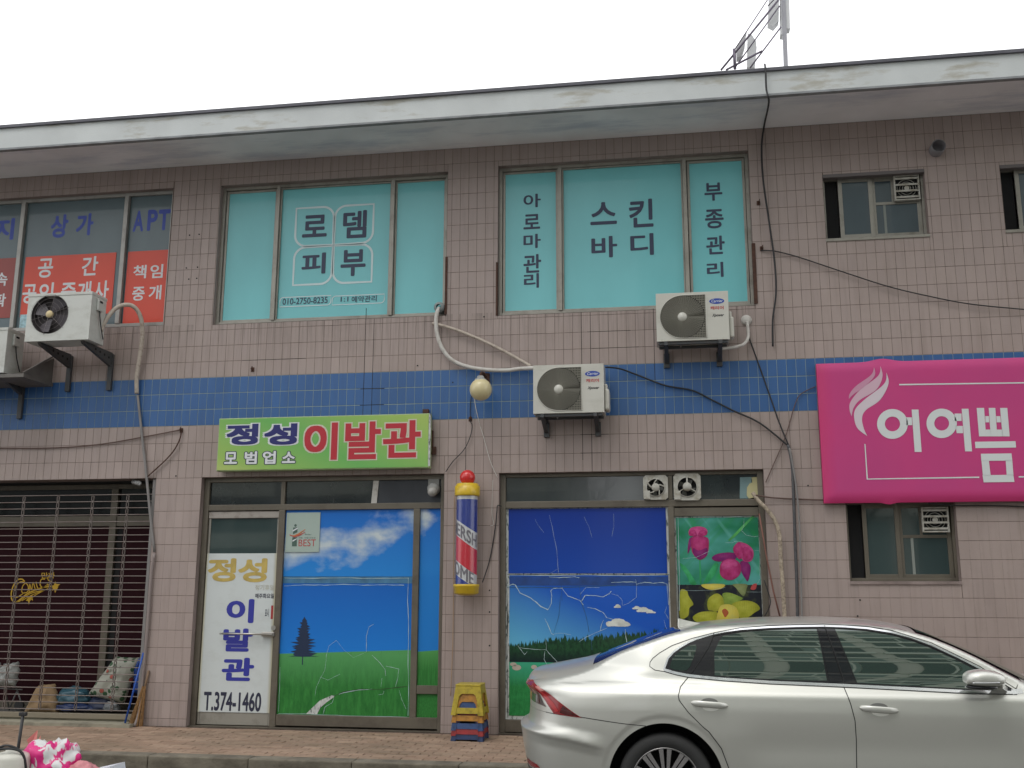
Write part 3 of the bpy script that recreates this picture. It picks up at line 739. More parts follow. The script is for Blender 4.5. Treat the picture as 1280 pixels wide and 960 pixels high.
# ---------------------------------------------------------------- sliding shop door
DX0,DX1=-5.545,-4.672
D=MB(); YD=.105
D.bbox(-5.558,-4.667,YD-.012,YD+.02,2.385,2.466,.006)
door=D.build('shop_door',mat('dull_white_rail',(.33,.30,.27),.5,dirt=(.12,.09,.07),dscale=(9,9,9),damt=.6),B)
d=MB(); d.bbox(-5.556,-5.53,YD,YD+.03,.02,2.384); d.bbox(-4.69,-4.668,YD,YD+.03,.02,2.384); d.bbox(-5.529,-4.691,YD+.001,YD+.03,.02,.158,.004); d.build('door_stile',M_ALUP,door)
pane('door_glass',-5.53,-4.69,1.97,2.384,YD+.012,M_GLG,door)
M_DPAN=NG('white_door_panel',rough=.45,coat=.3); _p=M_DPAN; G,x,z=_p.gen(); geo=_p.n('ShaderNodeNewGeometry')
e=_p.math('MAXIMUM',_p.step(x,.955,1.0),_p.step(x,.035,0.0)); 
c=_p.mix(_p.math('MULTIPLY',e,.8),(.56,.60,.60),(.42,.37,.20)); c=_p.mix(_p.math('MULTIPLY',_p.step(_p.noise(geo.outputs['Position'],1,(3,1,5),7,.7),.5,.8),.35),c,(.36,.37,.34)); _p.base(c)
d=MB(); d.bbox(-5.552,-4.674,YD-.007,YD+.006,.159,1.969,.002); d.build('white_panel',_p.m,door)
KD=(230,620,5.3333); yl=YD-.0085
M_GOLD=mat('faded_gold_print',(.46,.34,.09),.5,var=.2,vscale=9); M_BLV=mat('royal_blue_print',(.03,.035,.30),.45)
def dput(mb,ch,r,k,off): put_px(mb,ch,r,0,off,y=yl,k=k)
letters((('정',(158,415,347,572)),('성',(360,415,555,575))),yl,.04,KD,M_GOLD,door)
KE=(240,720,4); letters((('이',(172,115,310,235)),('발',(155,262,303,378)),('관',(148,408,310,525))),yl,.04,KE,M_BLV,door)
M_DN=mat('dark_navy_print',(.02,.022,.05),.5)
for nm,tx,r_,kk,of in (('phone_number','T.374-1460',(58,580,346,676),KE,.025),('closing_day','매주화요일',(475,650,600,682),KD,.02),('small_notice','표시',(540,752,565,806),KD,.01)): mb=MB(); dput(mb,tx,r_,kk,of); mb.build(nm,M_DN,door)
mb=MB(); dput(mb,'정기휴일',(475,592,600,628),KD,.005); mb.build('faint_lettering',mat('faint_print',(.44,.43,.35),.6),door)
a=front((577,820),KD,yl); b_=front((596,730),KD,yl); mb=MB(); mb.box(a[0],b_[0],yl,yl+.001,a[1],b_[1]); mb.build('red_sticker',mat('print_dull_red',(.35,.03,.03),.5),door)
h=MB(); h.smooth=True; a=at(275,792,-.03); b_=at(340,793,-.03); h.tube([(a.x,.035,a.z),(b_.x,.035,b_.z)],.011,10); h.smooth=False
h.bbox(b_.x-.14,b_.x+.015,.05,.095,b_.z-.025,b_.z+.025,.006); h.cyl((a.x+.02,.04,a.z),.008,.058,'y',8)
h.build('door_handle',mat('worn_steel',(.45,.43,.40),.35,metal=.9),door)
h=MB(); p=at(341,785,-.05); h.cyl((p.x,.085,p.z),.028,.02,'y',16); h.build('lock',MATS['worn_steel'],door)
# security light on the blackout panel
p=at(542,612,-.05)
L=thing('security_light',(p.x,.06,p.z),'small grey motion security light fixed in the transom above the shop door window','security light')
m_=MB(); m_.bbox(p.x-.075,p.x+.06,.075,.107,p.z-.03,p.z+.13,.008); m_.build('mounting_plate',mat('aged_grey_plastic',(.25,.25,.24),.6),L)
m_=MB(); m_.smooth=True; m_.lathe((p.x,.075,p.z+.01),[(0,.10),(.045,.095),(.068,.06),(.072,.02),(.072,0)],24,'y'); m_.build('lamp_hood',MATS['aged_grey_plastic'],L)
m_=MB(); m_.sphere((p.x,-.005,p.z-.03),.058,18,12); m_.build('lamp_globe',mat('dull_lamp_glass',(.33,.32,.30),.25),L)

# ---------------------------------------------------------------- shopfront two: country print and flower print
F2=MB()
F2.bbox(-1.998,-1.935,YA,YB,.012,2.862,.004); F2.bbox(.895,.958,YA,YB,.012,2.862,.004)
F2.bbox(-1.934,.894,YA+.002,YB,2.822,2.862,.004); F2.bbox(-1.934,.894,YA+.001,YB,2.47,2.545,.004)
F2.bbox(-.095,-.03,YA-.003,YB,.151,2.469,.004); F2.bbox(-.088,-.038,YA+.002,YB,2.546,2.821,.004)
F2.bbox(-1.934,.894,YA+.003,YB,.02,.15,.004); F2.box(-1.998,.958,.02,.2,.001,.0115)
F2.bbox(-.029,.894,YA+.012,YB,2.362,2.455,.004)
f2=F2.build('shopfront_frame',M_ALU,B)
pane('transom_glass',-1.934,-.089,2.546,2.821,.11,glassmat('ribbed_grey_glass',(.025,.032,.034),(.06,.07,.07),.12,1.3),f2); pane('transom_glass',-.037,.894,2.546,2.821,.11,M_GLD,f2)
pane('white_backing',-1.934,-.096,.151,2.469,YF+.004,M_PEEL,f2)
pane('deep_blue_film',-1.905,-.12,1.735,2.462,YF,M_DEEP,f2)
pane('country_film',-1.893,-.112,.19,1.716,YF,M_COUNTRY,f2)
K6=(620,700,5.3333)
def blob(mb,c,rx,rz,y,seed):
    """cumulus print: a cluster of overlapping lobes over a flat base"""
    R_=random.Random(int(seed)); k=0
    lob=[(0,.05,.55)]+[(R_.uniform(-.8,.8),0,0) for _ in range(13)]
    for i,(lx,lz,lr) in enumerate(lob):
        if i: lr=(.20+.26*R_.random())*(1-.55*abs(lx)); lz=-.15+R_.random()*.55*(1-abs(lx))
        P=[]
        for j in range(20):
            a=2*pi*j/20; q=1+.16*noise.noise(Vector((cos(a)*2+i,sin(a)*2,seed))); zz=lz+lr*1.5*sin(a)*q; P.append((c[0]+rx*(lx+lr*cos(a)*q),c[1]+rz*max(zz,-.34+.03*sin(5*a+i))))
        mb.add([(p[0],y-i*.00008,p[1]) for p in P],[tuple(range(20))])
M_PCL=mat('print_cloud',(.55,.57,.53),.6,var=.2,vscale=14)
mb=MB()
for (x,y,rx,ry,sd) in ((810,312,24,15,1),(938,322,28,14,2),(988,338,50,20,3),(1035,350,30,10,9),(820,428,84,34,4)):
    c=front((x,y),K6); s5=1/5.3333/111; blob(mb,c,rx*s5*1.1,ry*s5*1.25,YF-.002,sd)
mb.build('printed_cloud',M_PCL,f2)
mb=MB()
for (x,y,rx,ry) in ((138,717,30,18),(115,695,22,12),(254,714,20,14)):
    c=front((x,y),K6); s5=1/5.3333/111; mb.prism([(c[0]+rx*s5*cos(2*pi*i/20),c[1]+ry*s5*sin(2*pi*i/20)) for i in range(20)],YF-.002,None)
mb.build('printed_bale',mat('print_bale',(.42,.36,.30),.6),f2)
cracks(f2,[(.011,[(75,178),(112,160),(130,168),(160,220),(235,255),(300,310),(347,332)]),(.005,[(347,332),(368,290),(372,240),(365,205),(385,188),(445,188)]),(.005,[(445,195),(480,240),(560,270),(582,300)]),
 (.008,[(570,275),(595,235),(660,238),(715,246),(755,225),(768,208)]),(.003,[(768,225),(810,235),(840,265),(842,300)]),(.003,[(842,303),(880,290),(935,250),(938,170),(930,130)]),
 (.005,[(610,315),(660,325),(715,350),(738,385)]),(.004,[(738,385),(800,400)]),(.006,[(716,400),(700,440),(697,470)]),(.004,[(555,545),(600,515),(680,478),(740,455)]),
 (.005,[(325,390),(345,430),(370,490),(385,500)]),(.003,[(372,495),(430,487),(500,498)]),(.005,[(862,460),(865,510),(875,560)]),(.003,[(333,520),(335,600)]),(.004,[(155,585),(250,595),(335,600)]),
 (.004,[(335,600),(380,650),(435,708)]),(.004,[(325,610),(320,660),(350,722)]),(.004,[(145,570),(190,632),(208,610)]),(.003,[(560,230),(585,200),(600,182),(690,184)]),
 (.005,[(770,150),(860,146),(935,148)]),(.005,[(940,160),(990,148),(1050,155),(1110,150),(1140,160),(1150,300)]),(.003,[(1138,310),(1125,350),(1150,390)]),(.003,[(1120,400),(1130,440),(1140,465)]),
 (.003,[(357,-299),(405,-69),(416,85)]),(.002,[(360,90),(420,55)]),(.006,[(80,100),(300,104),(600,100),(900,104),(1155,100)]),(.005,[(355,112),(420,118),(520,112),(555,118)]),
 (.002,[(260,-274),(275,-240),(320,-181)]),(.002,[(587,-288),(620,-220),(640,-149)]),(.002,[(784,-309),(786,-230),(773,-155)])],K6)
cracks(f2,[(.004,[(430,240),(420,370),(385,490)]),(.005,[(555,170),(572,290),(600,370),(620,480)]),(.004,[(632,500),(640,600)]),(.005,[(436,170),(440,270)]),(.008,[(75,182),(400,184),(800,170)])],K6,M_CRACKD,YF-.0022)
cracks(f2,[(.008,[(75,95),(300,98),(600,95),(1155,98)]),(.006,[(72,120),(76,400),(72,650),(78,1050)])],K6,mat('grime_line',(.02,.02,.02),.9),YF-.003)
pane('faded_strip',-1.89,-.115,1.60,1.70,YF-.0012,mat('darker_blue_strip',(.008,.05,.22),.5,var=.25,vscale=9),f2)
# flower film
def dark_print():
    g=NG('print_black',rough=.42,coat=.12,spec=.25); G,x,z=g.gen()
    c=g.mix(g.step(g.noise(G,1,(3.2,1,4),5,.6),.50,.66),(.010,.012,.020),(.09,.11,.03))
    c=g.mix(g.step(g.noise(G,1,(6,1,1.5),3,.5),.60,.68),c,(.03,.10,.05)); g.base(c); return g.m
fl0=front((848,648)); fl1=front((950,731))
pane('flower_film',-.01,.885,fl1[1],2.345,YF,M_FLBG,f2); pane('dark_flower_film',-.01,.885,.19,fl1[1]-.002,YF+.001,dark_print(),f2)
pane('white_backing',-.029,.894,.151,2.361,YF+.008,M_PEEL,f2)
KF=(840,630,6)
def fpoly(pts,m,nm,y,smooth=True):
    P=[Vector(front(p,KF,y)) for p in pts]
    if smooth:
        Q=[]; n=len(P)
        for i in range(n):
            a,b_,c_,d_=P[i-1],P[i],P[(i+1)%n],P[(i+2)%n]
            for q in range(5):
                t=q/5; Q.append(.5*((2*b_)+(-a+c_)*t+(2*a-5*b_+4*c_-d_)*t*t+(-a+3*b_-3*c_+d_)*t**3))
        P=Q
    mb=MB(); mb.prism([tuple(p) for p in P],y,None); return mb.build(nm,m,f2)
def petm(name,c1,c2,sc=(3,1,3)):
    """printed petal: mottled colour, paler towards its upper middle, deeper at the rim, fine veins"""
    g=NG(name,rough=.45,coat=.1,spec=.25); G,x,z=g.gen()
    c=g.mix(g.step(g.noise(G,1,sc,5,.6),.3,.7),c1,c2)
    dx=g.math('SUBTRACT',x,.45); dz=g.math('SUBTRACT',z,.6); r=g.math('SQRT',g.math('ADD',g.math('MULTIPLY',dx,dx),g.math('MULTIPLY',dz,dz)))
    c=g.mix(g.math('MULTIPLY',g.step(r,.28,.0),.22),c,tuple(min(.8,v*1.5+.08) for v in c2))
    c=g.mix(g.math('MULTIPLY',g.step(r,.30,.62),.40),c,tuple(v*.35 for v in c1))
    v=g.n('ShaderNodeTexWave',{'Vector':G,'Scale':5.,'Distortion':6.,'Detail':3.}).outputs['Fac']
    c=g.mix(g.math('MULTIPLY',g.step(v,.5,1.0),.22),c,tuple(v_*.5 for v_ in c1)); g.base(c); return g.m
PM1=petm('print_magenta',(.30,.012,.09),(.50,.05,.22)); PM2=petm('print_purple',(.14,.008,.12),(.27,.02,.14)); PM3=petm('print_pink',(.55,.09,.28),(.42,.03,.15))
PY1=petm('print_yellow_green',(.28,.30,.02),(.42,.42,.05)); PY2=petm('print_yellow',(.62,.50,.06),(.50,.47,.12)); PG=petm('print_leaf',(.02,.24,.07),(.05,.40,.16))
fpoly([(60,440),(110,480),(150,540),(185,600),(140,600),(110,540),(70,480)],PG,'printed_leaf',YF-.0018); fpoly([(300,470),(330,440),(350,470),(300,560),(250,600),(230,600)],PG,'printed_leaf',YF-.0018)
fpoly([(203,410),(212,410),(218,500),(222,600),(208,600),(205,500)],PG,'printed_stem',YF-.002,False)
fpoly([(600,90),(620,90),(470,250),(430,280),(420,270)],petm('print_light_leaf',(.10,.42,.10),(.06,.34,.12)),'printed_leaf',YF-.0018,False)
fpoly([(150,250),(148,300),(120,375),(118,330),(128,265)],PM2,'printed_petal',YF-.0022)
fpoly([(150,250),(200,240),(268,255),(276,320),(262,385),(225,415),(195,415),(155,370),(143,310)],PM1,'printed_petal',YF-.003); fpoly([(160,330),(200,350),(262,330),(262,380),(225,412),(195,413),(160,370)],PM2,'printed_petal',YF-.0034)
fpoly([(125,205),(145,178),(200,168),(250,180),(266,205),(255,235),(215,240),(190,248),(165,240),(132,238)],PM3,'printed_petal',YF-.0038); fpoly([(135,200),(170,195),(188,240),(150,240),(130,228)],PM1,'printed_petal',YF-.0042); fpoly([(255,200),(215,195),(195,240),(235,240),(262,225)],PM1,'printed_petal',YF-.0042)
fpoly([(298,405),(330,378),(400,364),(470,368),(490,395),(450,425),(380,432),(325,428)],PM2,'printed_petal',YF-.0026)
fpoly([(515,430),(560,432),(590,470),(585,530),(568,580),(550,560),(525,520),(512,470)],PM2,'printed_petal',YF-.0026)
fpoly([(458,345),(470,310),(500,285),(530,295),(545,330),(535,380),(510,415),(485,395)],PM1,'printed_petal',YF-.003); fpoly([(510,290),(560,300),(605,340),(612,390),(590,430),(545,432),(520,400),(535,340)],PM3,'printed_petal',YF-.0034); fpoly([(540,320),(590,345),(605,390),(580,425),(545,425),(530,390)],PM1,'printed_petal',YF-.0038)
fpoly([(358,490),(370,440),(410,415),(460,412),(505,440),(520,490),(500,540),(450,570),(400,565),(365,535)],PM1,'printed_petal',YF-.003); fpoly([(370,460),(400,425),(450,418),(490,445),(480,470),(420,480),(385,490)],PM3,'printed_petal',YF-.0036)
fpoly([(230,602),(390,602),(370,635),(300,645),(240,628)],PY2,'printed_petal',YF-.002); fpoly([(455,602),(560,602),(558,640),(540,690),(510,670),(480,630)],petm('print_sage',(.16,.20,.07),(.24,.28,.12)),'printed_petal',YF-.002)
fpoly([(60,655),(110,650),(125,690),(160,750),(130,780),(120,840),(60,850)],PY1,'printed_petal',YF-.002)
fpoly([(270,790),(268,720),(310,680),(345,672),(380,700),(390,760),(340,805),(300,800)],PY1,'printed_petal',YF-.002); fpoly([(380,672),(430,665),(500,690),(530,710),(470,745),(400,758),(385,710)],petm('print_green_petal',(.16,.26,.04),(.28,.38,.06)),'printed_petal',YF-.0024)
fpoly([(445,760),(500,730),(570,725),(630,745),(660,785),(620,815),(560,855),(505,850)],PY1,'printed_petal',YF-.0028); fpoly([(155,850),(210,812),(300,805),(345,820),(330,880),(200,890)],PY1,'printed_petal',YF-.0028)
fpoly([(335,850),(360,770),(400,752),(450,758),(490,790),(500,860),(420,880),(340,880)],PY2,'printed_petal',YF-.0032); fpoly([(375,800),(400,785),(425,815),(400,850),(385,830)],mat('print_rust',(.35,.08,.02),.5),'printed_throat',YF-.0036)
fpoly([(590,640),(605,605),(635,598),(625,640)],mat('print_red',(.42,.05,.05),.5),'printed_insect',YF-.0026)
cracks(f2,[(.003,[(400,290),(450,292),(480,278),(530,285)]),(.003,[(80,410),(180,400),(280,355)]),(.003,[(540,110),(538,170),(520,200),(560,235),(620,245),(660,240)]),(.0025,[(620,350),(680,348)]),(.0025,[(60,650),(300,648),(400,625)]),(.003,[(560,660),(690,660)]),(.003,[(660,400),(655,480),(662,560),(640,600)]),(.006,[(35,90),(200,92),(400,98),(640,86)]),(.005,[(45,90),(50,300),(55,600),(55,800)])],KF,M_CRACK,YF-.0046)
# peeling yellow sheet and grey card in the right transom
mb=MB(); mb.prism([front(p,(790,570,7.111),.1) for p in ((1062,190),(1118,185),(1120,340),(1095,365),(1040,378),(1020,350),(1022,280),(1045,245),(1070,235))],.098,.104); mb.build('peeling_yellow_card',mat('yellowed_card',(.48,.44,.24),.7),f2)
mb=MB(); mb.prism([front(p,(790,570,7.111),.1) for p in ((960,188),(1062,186),(1062,376),(958,378))],.1045,.106); mb.build('faded_paper',mat('faded_blue_paper',(.16,.25,.26),.6),f2)
# ---------------------------------------------------------------- exhaust fans
M_FANW=mat('greasy_white_plastic',(.42,.41,.37),.5,dirt=(.20,.17,.11),dscale=(14,14,14),damt=.8,dlo=.45,dhi=.7)
def exhaust_fan(cx,cz,w_,label,ribs,tilt):
    T=thing('exhaust_fan',(cx,.07,cz),label,'exhaust fan','exhaust fans in the shop windows'); y=.045
    h=w_/2; n=28; r=h*.70
    # square plate with round opening
    m_=MB()
    ring=[(cx+r*cos(2*pi*i/n),cz+r*sin(2*pi*i/n)) for i in range(n)]
    sq=[]
    for i in range(n):
        a=2*pi*i/n; q=max(abs(cos(a)),abs(sin(a))); sq.append((cx+h*cos(a)/q,cz+h*sin(a)/q))
    vs=[(p[0],y,p[1]) for p in ring]+[(p[0],y,p[1]) for p in sq]+[(p[0],y+.05,p[1]) for p in ring]+[(p[0],y+.05,p[1]) for p in sq]
    fs=[]
    for i in range(n):
        j=(i+1)%n; fs+=[(i,j,n+j,n+i),(i,2*n+i,2*n+j,j),(n+i,n+j,3*n+j,3*n+i)]
    m_.add(vs,fs); m_.build('mounting_plate',M_FANW,T)
    m_=MB(); m_.smooth=True; m_.lathe((cx,y,cz),[(r*1.0,.012),(r*1.07,.012),(r*1.07,0),(r*1.0,-.03)],28,'y'); m_.build('ring',M_FANW,T)
    m_=MB(); m_.cyl((cx,y+.052,cz),r,.002,'y',24); m_.build('duct_shade',M_DARK,T)
    m_=MB(); m_.smooth=True; m_.lathe((cx,y-.012,cz),[(0,.016),(w_*.135,.014),(w_*.165,.004),(w_*.165,-.02)],20,'y'); m_.build('hub',M_FANW,T)
    for k in range(ribs):
        a=tilt+2*pi*k/ribs; b_=MB()
        if ribs==3: b_.bar((cx+w_*.13*cos(a),y-.012,cz+w_*.13*sin(a)),(cx+r*1.05*cos(a),y-.005,cz+r*1.05*sin(a)),.017,.008)
        else: b_.tube([(cx+w_*.13*cos(a),y-.01,cz+w_*.13*sin(a)),(cx+r*.6*cos(a-.18),y-.012,cz+r*.6*sin(a-.18)),(cx+r*1.03*cos(a-.55),y-.006,cz+r*1.03*sin(a-.55))],.0075,6)
        b_.build('rib',M_FANW,T)
    for k in range(4):
        b_=MB(); a=tilt+.4+k*pi/2; b0=w_*.13; q=[]
        P=[(cx+b0*cos(a),y+.02,cz+b0*sin(a)),(cx+b0*cos(a+.9),y+.035,cz+b0*sin(a+.9)),(cx+r*.93*cos(a+1.1),y+.04,cz+r*.93*sin(a+1.1)),(cx+r*.93*cos(a+.45),y+.02,cz+r*.93*sin(a+.45))]
        b_.quad(*P); b_.build('blade',mat('fan_blade_grey',(.07,.07,.06),.5),T)
    b_=MB(); b_.bbox(cx-h+.004,cx-h+.075,y-.022,y+.004,cz-h+.006,cz-h+.10,.004); b_.build('switch_box',M_FANW,T)
    return T
exhaust_fan(-.225,2.683,.275,'exhaust fan with a swirling wire guard in the wide transom, left one of the pair',5,1.9)
exhaust_fan(.125,2.685,.30,'exhaust fan with a three armed guard and round hub, right one of the pair',3,pi/2)
def louvre_fan(x0,x1,z0,z1,label,m):
    T=thing('louvred_fan',((x0+x1)/2,.1,z0),label,'window fan','louvred fans in the small windows'); y=.055
    m_=MB(); t=.016; frame_rect(m_,x0,x1,z0,z1,y,y+.05,t); m_.build('housing',m,T)
    m_=MB(); m_.box(x0+t,x1-t,y+.045,y+.049,z0+t,z1-t); m_.build('duct_shade',M_DARK,T)
    c=((x0+x1)/2,(z0+z1)/2)
    m_=MB(); m_.smooth=True
    for r in (.105,.075,.045): m_.lathe((c[0],y+.03,c[1]),[(r-.003,0),(r,.004),(r+.003,0),(r,-.004)],24,'y')
    m_.build('fan_guard',m,T); m_=MB(); m_.cyl((c[0],y+.028,c[1]),.028,.012,'y',16); m_.build('hub',m,T)
    for k in range(4):
        z=z0+.03+k*(z1-z0-.05)/3.4; s=MB(); s.box(x0+t,x1-t,y+.002,y+.016,z,z+.021); s.build('louvre',m,T)
louvre_fan(2.575,2.855,5.93,6.235,'louvred fan in the top corner of the upper small window, below the eave',M_FANW)
louvre_fan(2.60,2.875,2.165,2.435,'louvred fan in the top corner of the lower window, right beneath the pink banner',M_FANW)

# ---------------------------------------------------------------- shuttered bay at the left
sx0,sx1=-11.99,-6.222
bay=MB(); bay.bbox(sx0,sx1,.50,.56,.10,.19); bay.bbox(sx0,sx1,.50,.56,2.33,2.46); bay.bbox(sx0,sx1,.50,.56,2.80,2.86)
for x in (-6.40,-7.03,-9.6): bay.bbox(x-.045,x+.045,.49,.555,.19,2.80)
bay=bay.build('closed_shopfront',M_ALU,B)
def maroon():
    g=NG('maroon_film',rough=.6,spec=.08); geo=g.n('ShaderNodeNewGeometry'); g.base(g.mix(g.noise(geo.outputs['Position'],2),(.018,.004,.006),(.027,.006,.009))); return g.m
MR=maroon()
for a,b_ in ((-9.55,-7.08),(-6.90,-6.45),(-11.9,-9.65)): pane('maroon_film',a,b_,.19,2.33,.52,MR,bay)
pane('dark_glass',-6.985,-6.901,.19,2.33,.53,M_DARK,bay); pane('dark_glass',sx0,sx1,2.46,2.80,.53,mat('unlit_glass',(.006,.007,.008),.15,spec=.3),bay)
s=MB(); s.box(sx0,sx1,.06,.26,0,.055); s.box(sx0,sx1,-.20,.059,-.005,.035); s.build('door_step',mat('step_concrete',(.27,.25,.19),.85,var=.15,dirt=(.10,.09,.07),dscale=(3,6,6),damt=.8),B)
s=MB(); s.box(sx0,sx1,.27,.49,.0,.10); s.box(sx0,sx1,TH+.31,TH+.32,.0,3.0); s.build('bay_floor',M_INT,B)
# gold script sign on the film
K=(0,700,10.6667); yb=.515
def bayxz(p,y=yb): q=at(p[0]/10.6667,p[1]/10.6667+700,-y); return (q.x,q.z)
M_GOLDF=mat('gold_vinyl',(.50,.30,.015),.45)
mb=MB()
def scr(pts,w_):
    P=[Vector(bayxz(p)) for p in pts]; Q=[]
    for i in range(len(P)-1):
        a,b_,c_,d_=P[max(i-1,0)],P[i],P[i+1],P[min(i+2,len(P)-1)]
        for q in range(6):
            t=q/6; Q.append(.5*((2*b_)+(-a+c_)*t+(2*a-5*b_+4*c_-d_)*t*t+(-a+3*b_-3*c_+d_)*t**3))
    Q.append(P[-1]); stroke(mb,Q,w_,yb)
scr([(330,290),(290,255),(230,270),(175,350),(150,450),(160,530),(215,560),(300,500),(380,440),(560,370),(680,350)],.017)
scr([(320,300),(280,290),(225,330),(190,410),(185,470),(215,500),(260,480),(330,430)],.012)
scr([(300,350),(290,420),(320,440),(370,420),(375,350),(340,310),(300,350)],.013)
scr([(390,430),(395,320),(420,400),(440,300),(470,390),(485,410)],.012)
scr([(480,290),(500,370),(530,375)],.012); scr([(600,255),(550,260),(535,330),(575,365),(640,320)],.013); scr([(700,220),(640,230),(650,275),(690,290),(650,330),(610,340)],.012)
scr([(170,560),(260,550),(400,450),(600,400)],.010); scr([(290,545),(420,470),(620,390)],.009); scr([(400,540),(470,470),(640,380)],.009)
mb.prism([bayxz(p) for p in ((738,285),(752,320),(805,322),(765,352),(780,352),(735,440),(722,400),(690,412),(705,372),(672,350),(715,335))],yb,None)
mb.prism([bayxz(p) for p in ((375,500),(430,470),(440,545),(405,520),(385,600),(372,545),(345,545))],yb,None)
put(mb,'만화',bayxz((550,225))[0],bayxz((730,225))[0],bayxz((600,245))[1],bayxz((600,165))[1],yb,.012)
mb.build('gold_script_sign',M_GOLDF,bay)
# roller grille: horizontal rods joined by link chains
RG=thing('roller_grille',(-8.5,.06,.03),'closed roller grille of thin horizontal rods and link chains across the dark maroon shop','roller grille')
M_ROD=mat('dull_steel_rod',(.20,.168,.155),.45,metal=.4,dirt=(.14,.09,.07),dscale=(6,6,6),damt=.7)
z=.155; rod=None; zr=[]
while z<2.75: zr.append(z); z+=.0815
for z in zr:
    if rod is None:
        m_=MB(); m_.smooth=True; m_.cyl((sx0,.055,z),.0055,sx1-sx0,'x',8); rod=m_.build('rod',M_ROD,RG)
    else:
        c=rod.copy(); COL.objects.link(c); c.location.z+=z-zr[0]; c.rotation_euler=(0,random.uniform(-.0006,.0006),0)
x=-6.60
while x>-11.9:
    m_=MB()
    for i,z in enumerate(zr[:-1]):
        zc=z+.0407; w_=.0135; h_=.026
        for sx in (-1,1): m_.box(x+sx*w_-.0032,x+sx*w_+.0032,.047,.062,zc-h_,zc+h_)
        m_.box(x-w_,x+w_,.0475,.0615,zc-h_-.004,zc-h_-.0002); m_.box(x-w_,x+w_,.0475,.0615,zc+h_+.0002,zc+h_+.004)
        m_.box(x-.007,x+.007,.0465,.0625,z-.011,z+.0105)
    m_.build('link_chain',M_ROD,RG); x-=.462
m_=MB(); m_.bbox(sx0,sx1,.03,.085,.058,.118,.004); m_.build('bottom_bar',mat('dull_bottom_bar',(.22,.19,.14),.5,metal=.2),RG)
m_=MB(); m_.bbox(sx1-.05,sx1+.0,.02,.10,.119,2.86); m_.build('guide_rail',M_GREYC,RG)
p=at(175,605,-.1); cm=MB(); cm.smooth=True; cm.tube([(p.x-.09,.1,p.z+.03),(p.x+.03,.04,p.z)],.03,12); cm.smooth=False; cm.cyl((p.x+.03,.036,p.z),.022,.01,'y',12)
tag(cm.build('camera_dome',mat('pale_grey_camera',(.30,.30,.30),.4)),'small grey bullet camera tucked under the top of the shuttered opening','camera')

# ---------------------------------------------------------------- bags behind the grille
def bag(name,c,r,m,label,cat,seed,rough=.22,squash=.35,group=None,fr=2.3):
    def f(p,d):
        n1=noise.noise(Vector((d.x*fr+seed,d.y*fr,d.z*fr))); n2=noise.noise(Vector((d.x*7+seed,d.y*7,d.z*7)))
        ridge=1-abs(noise.noise(Vector((d.x*4+seed*2,d.y*4,d.z*4))))*2
        q=p*(1+rough*n1+rough*.3*n2+rough*.28*ridge)
        if q.z<-r[2]*squash: q.z=-r[2]*squash-(-q.z-r[2]*squash)*.15
        return q
    mb=MB(); mb.sphere(c,r,40,26,f); return tag(mb.build(name,m),label,cat,group)
def printed_bag_mat():
    g=NG('floral_print_bag',rough=.6); geo=g.n('ShaderNodeNewGeometry')
    v=g.n('ShaderNodeTexVoronoi',{'Vector':geo.outputs['Position'],'Scale':14}); 
    sel=g.n('ShaderNodeSeparateColor',{0:v.outputs['Color']})
    leaf=g.math('MULTIPLY',g.math('LESS_THAN',v.outputs['Distance'],.40),g.math('GREATER_THAN',sel.outputs[0],.30)); red=g.math('MULTIPLY',g.math('LESS_THAN',v.outputs['Distance'],.34),g.math('GREATER_THAN',sel.outputs[1],.80))
    c=g.mix(leaf,(.34,.34,.29),(.03,.085,.035)); c=g.mix(red,c,(.40,.09,.07)); g.base(c); return g.m
p=at(154,858,-.2)
# floral bag: leaning cushion shape with a drawn top
def cushion(name,corners,th,m,y0,lean,label,cat,seed):
    P=[Vector(c) for c in corners]; n=14; vs=[];fs=[]
    for side in (-1,1):
        for i in range(n+1):
            for j in range(n+1):
                u,v=i/n,j/n; p=(P[0]*(1-u)+P[1]*u)*(1-v)+(P[3]*(1-u)+P[2]*u)*v
                b_=(max(0,(1-(2*u-1)**4))*max(0,(1-(2*v-1)**4)))**.5*th
                nn=noise.noise(Vector((u*5+seed,v*5,side)))*.35+noise.noise(Vector((u*12+seed,v*12,side)))*.15
                vs.append((p.x+noise.noise(Vector((v*4,seed,u*4)))*.02,y0+lean*v+side*b_*(1+nn)*.5,p.y+noise.noise(Vector((u*5,v*5,seed)))*.02))
    N=(n+1)**2
    for i in range(n):
        for j in range(n):
            a=i*(n+1)+j; fs.append((a,a+n+1,a+n+2,a+1)); fs.append((N+a,N+a+1,N+a+n+2,N+a+n+1))
    mb=MB(); mb.smooth=True; mb.add(vs,fs); return tag(mb.build(name,m,clean=True),label,cat)
q=lambda x,y,d=-.2:(at(x,y,d).x,at(x,y,d).z)
cushion('floral_bag',[q(110,868),q(155,880),q(174,823),q(141,821)],.17,printed_bag_mat(),.20,.05,'white laundry bag with green leaf and red flower print leaning behind the grille','bag',3)
cushion('paper_sack',[q(30,891),q(76,891),q(66,855),q(45,857)],.16,mat('brown_paper',(.26,.175,.095),.8,var=.15,vscale=9),.19,.06,'crumpled brown paper sack standing behind the grille','sack',9)
p=at(92,872,-.25); bag('teal_plastic_bag',(p.x,.25,p.z),(.20,.11,.12),mat('teal_plastic',(.03,.09,.125),.3),'shiny teal plastic bag slumped between the paper sack and the floral bag','plastic bag',5)
p=at(95,884,-.22); bag('dark_blue_bag',(p.x,.20,.155),(.24,.09,.06),mat('navy_plastic',(.015,.03,.10),.35),'dark blue plastic bag lying under the teal plastic bag','plastic bag',8)
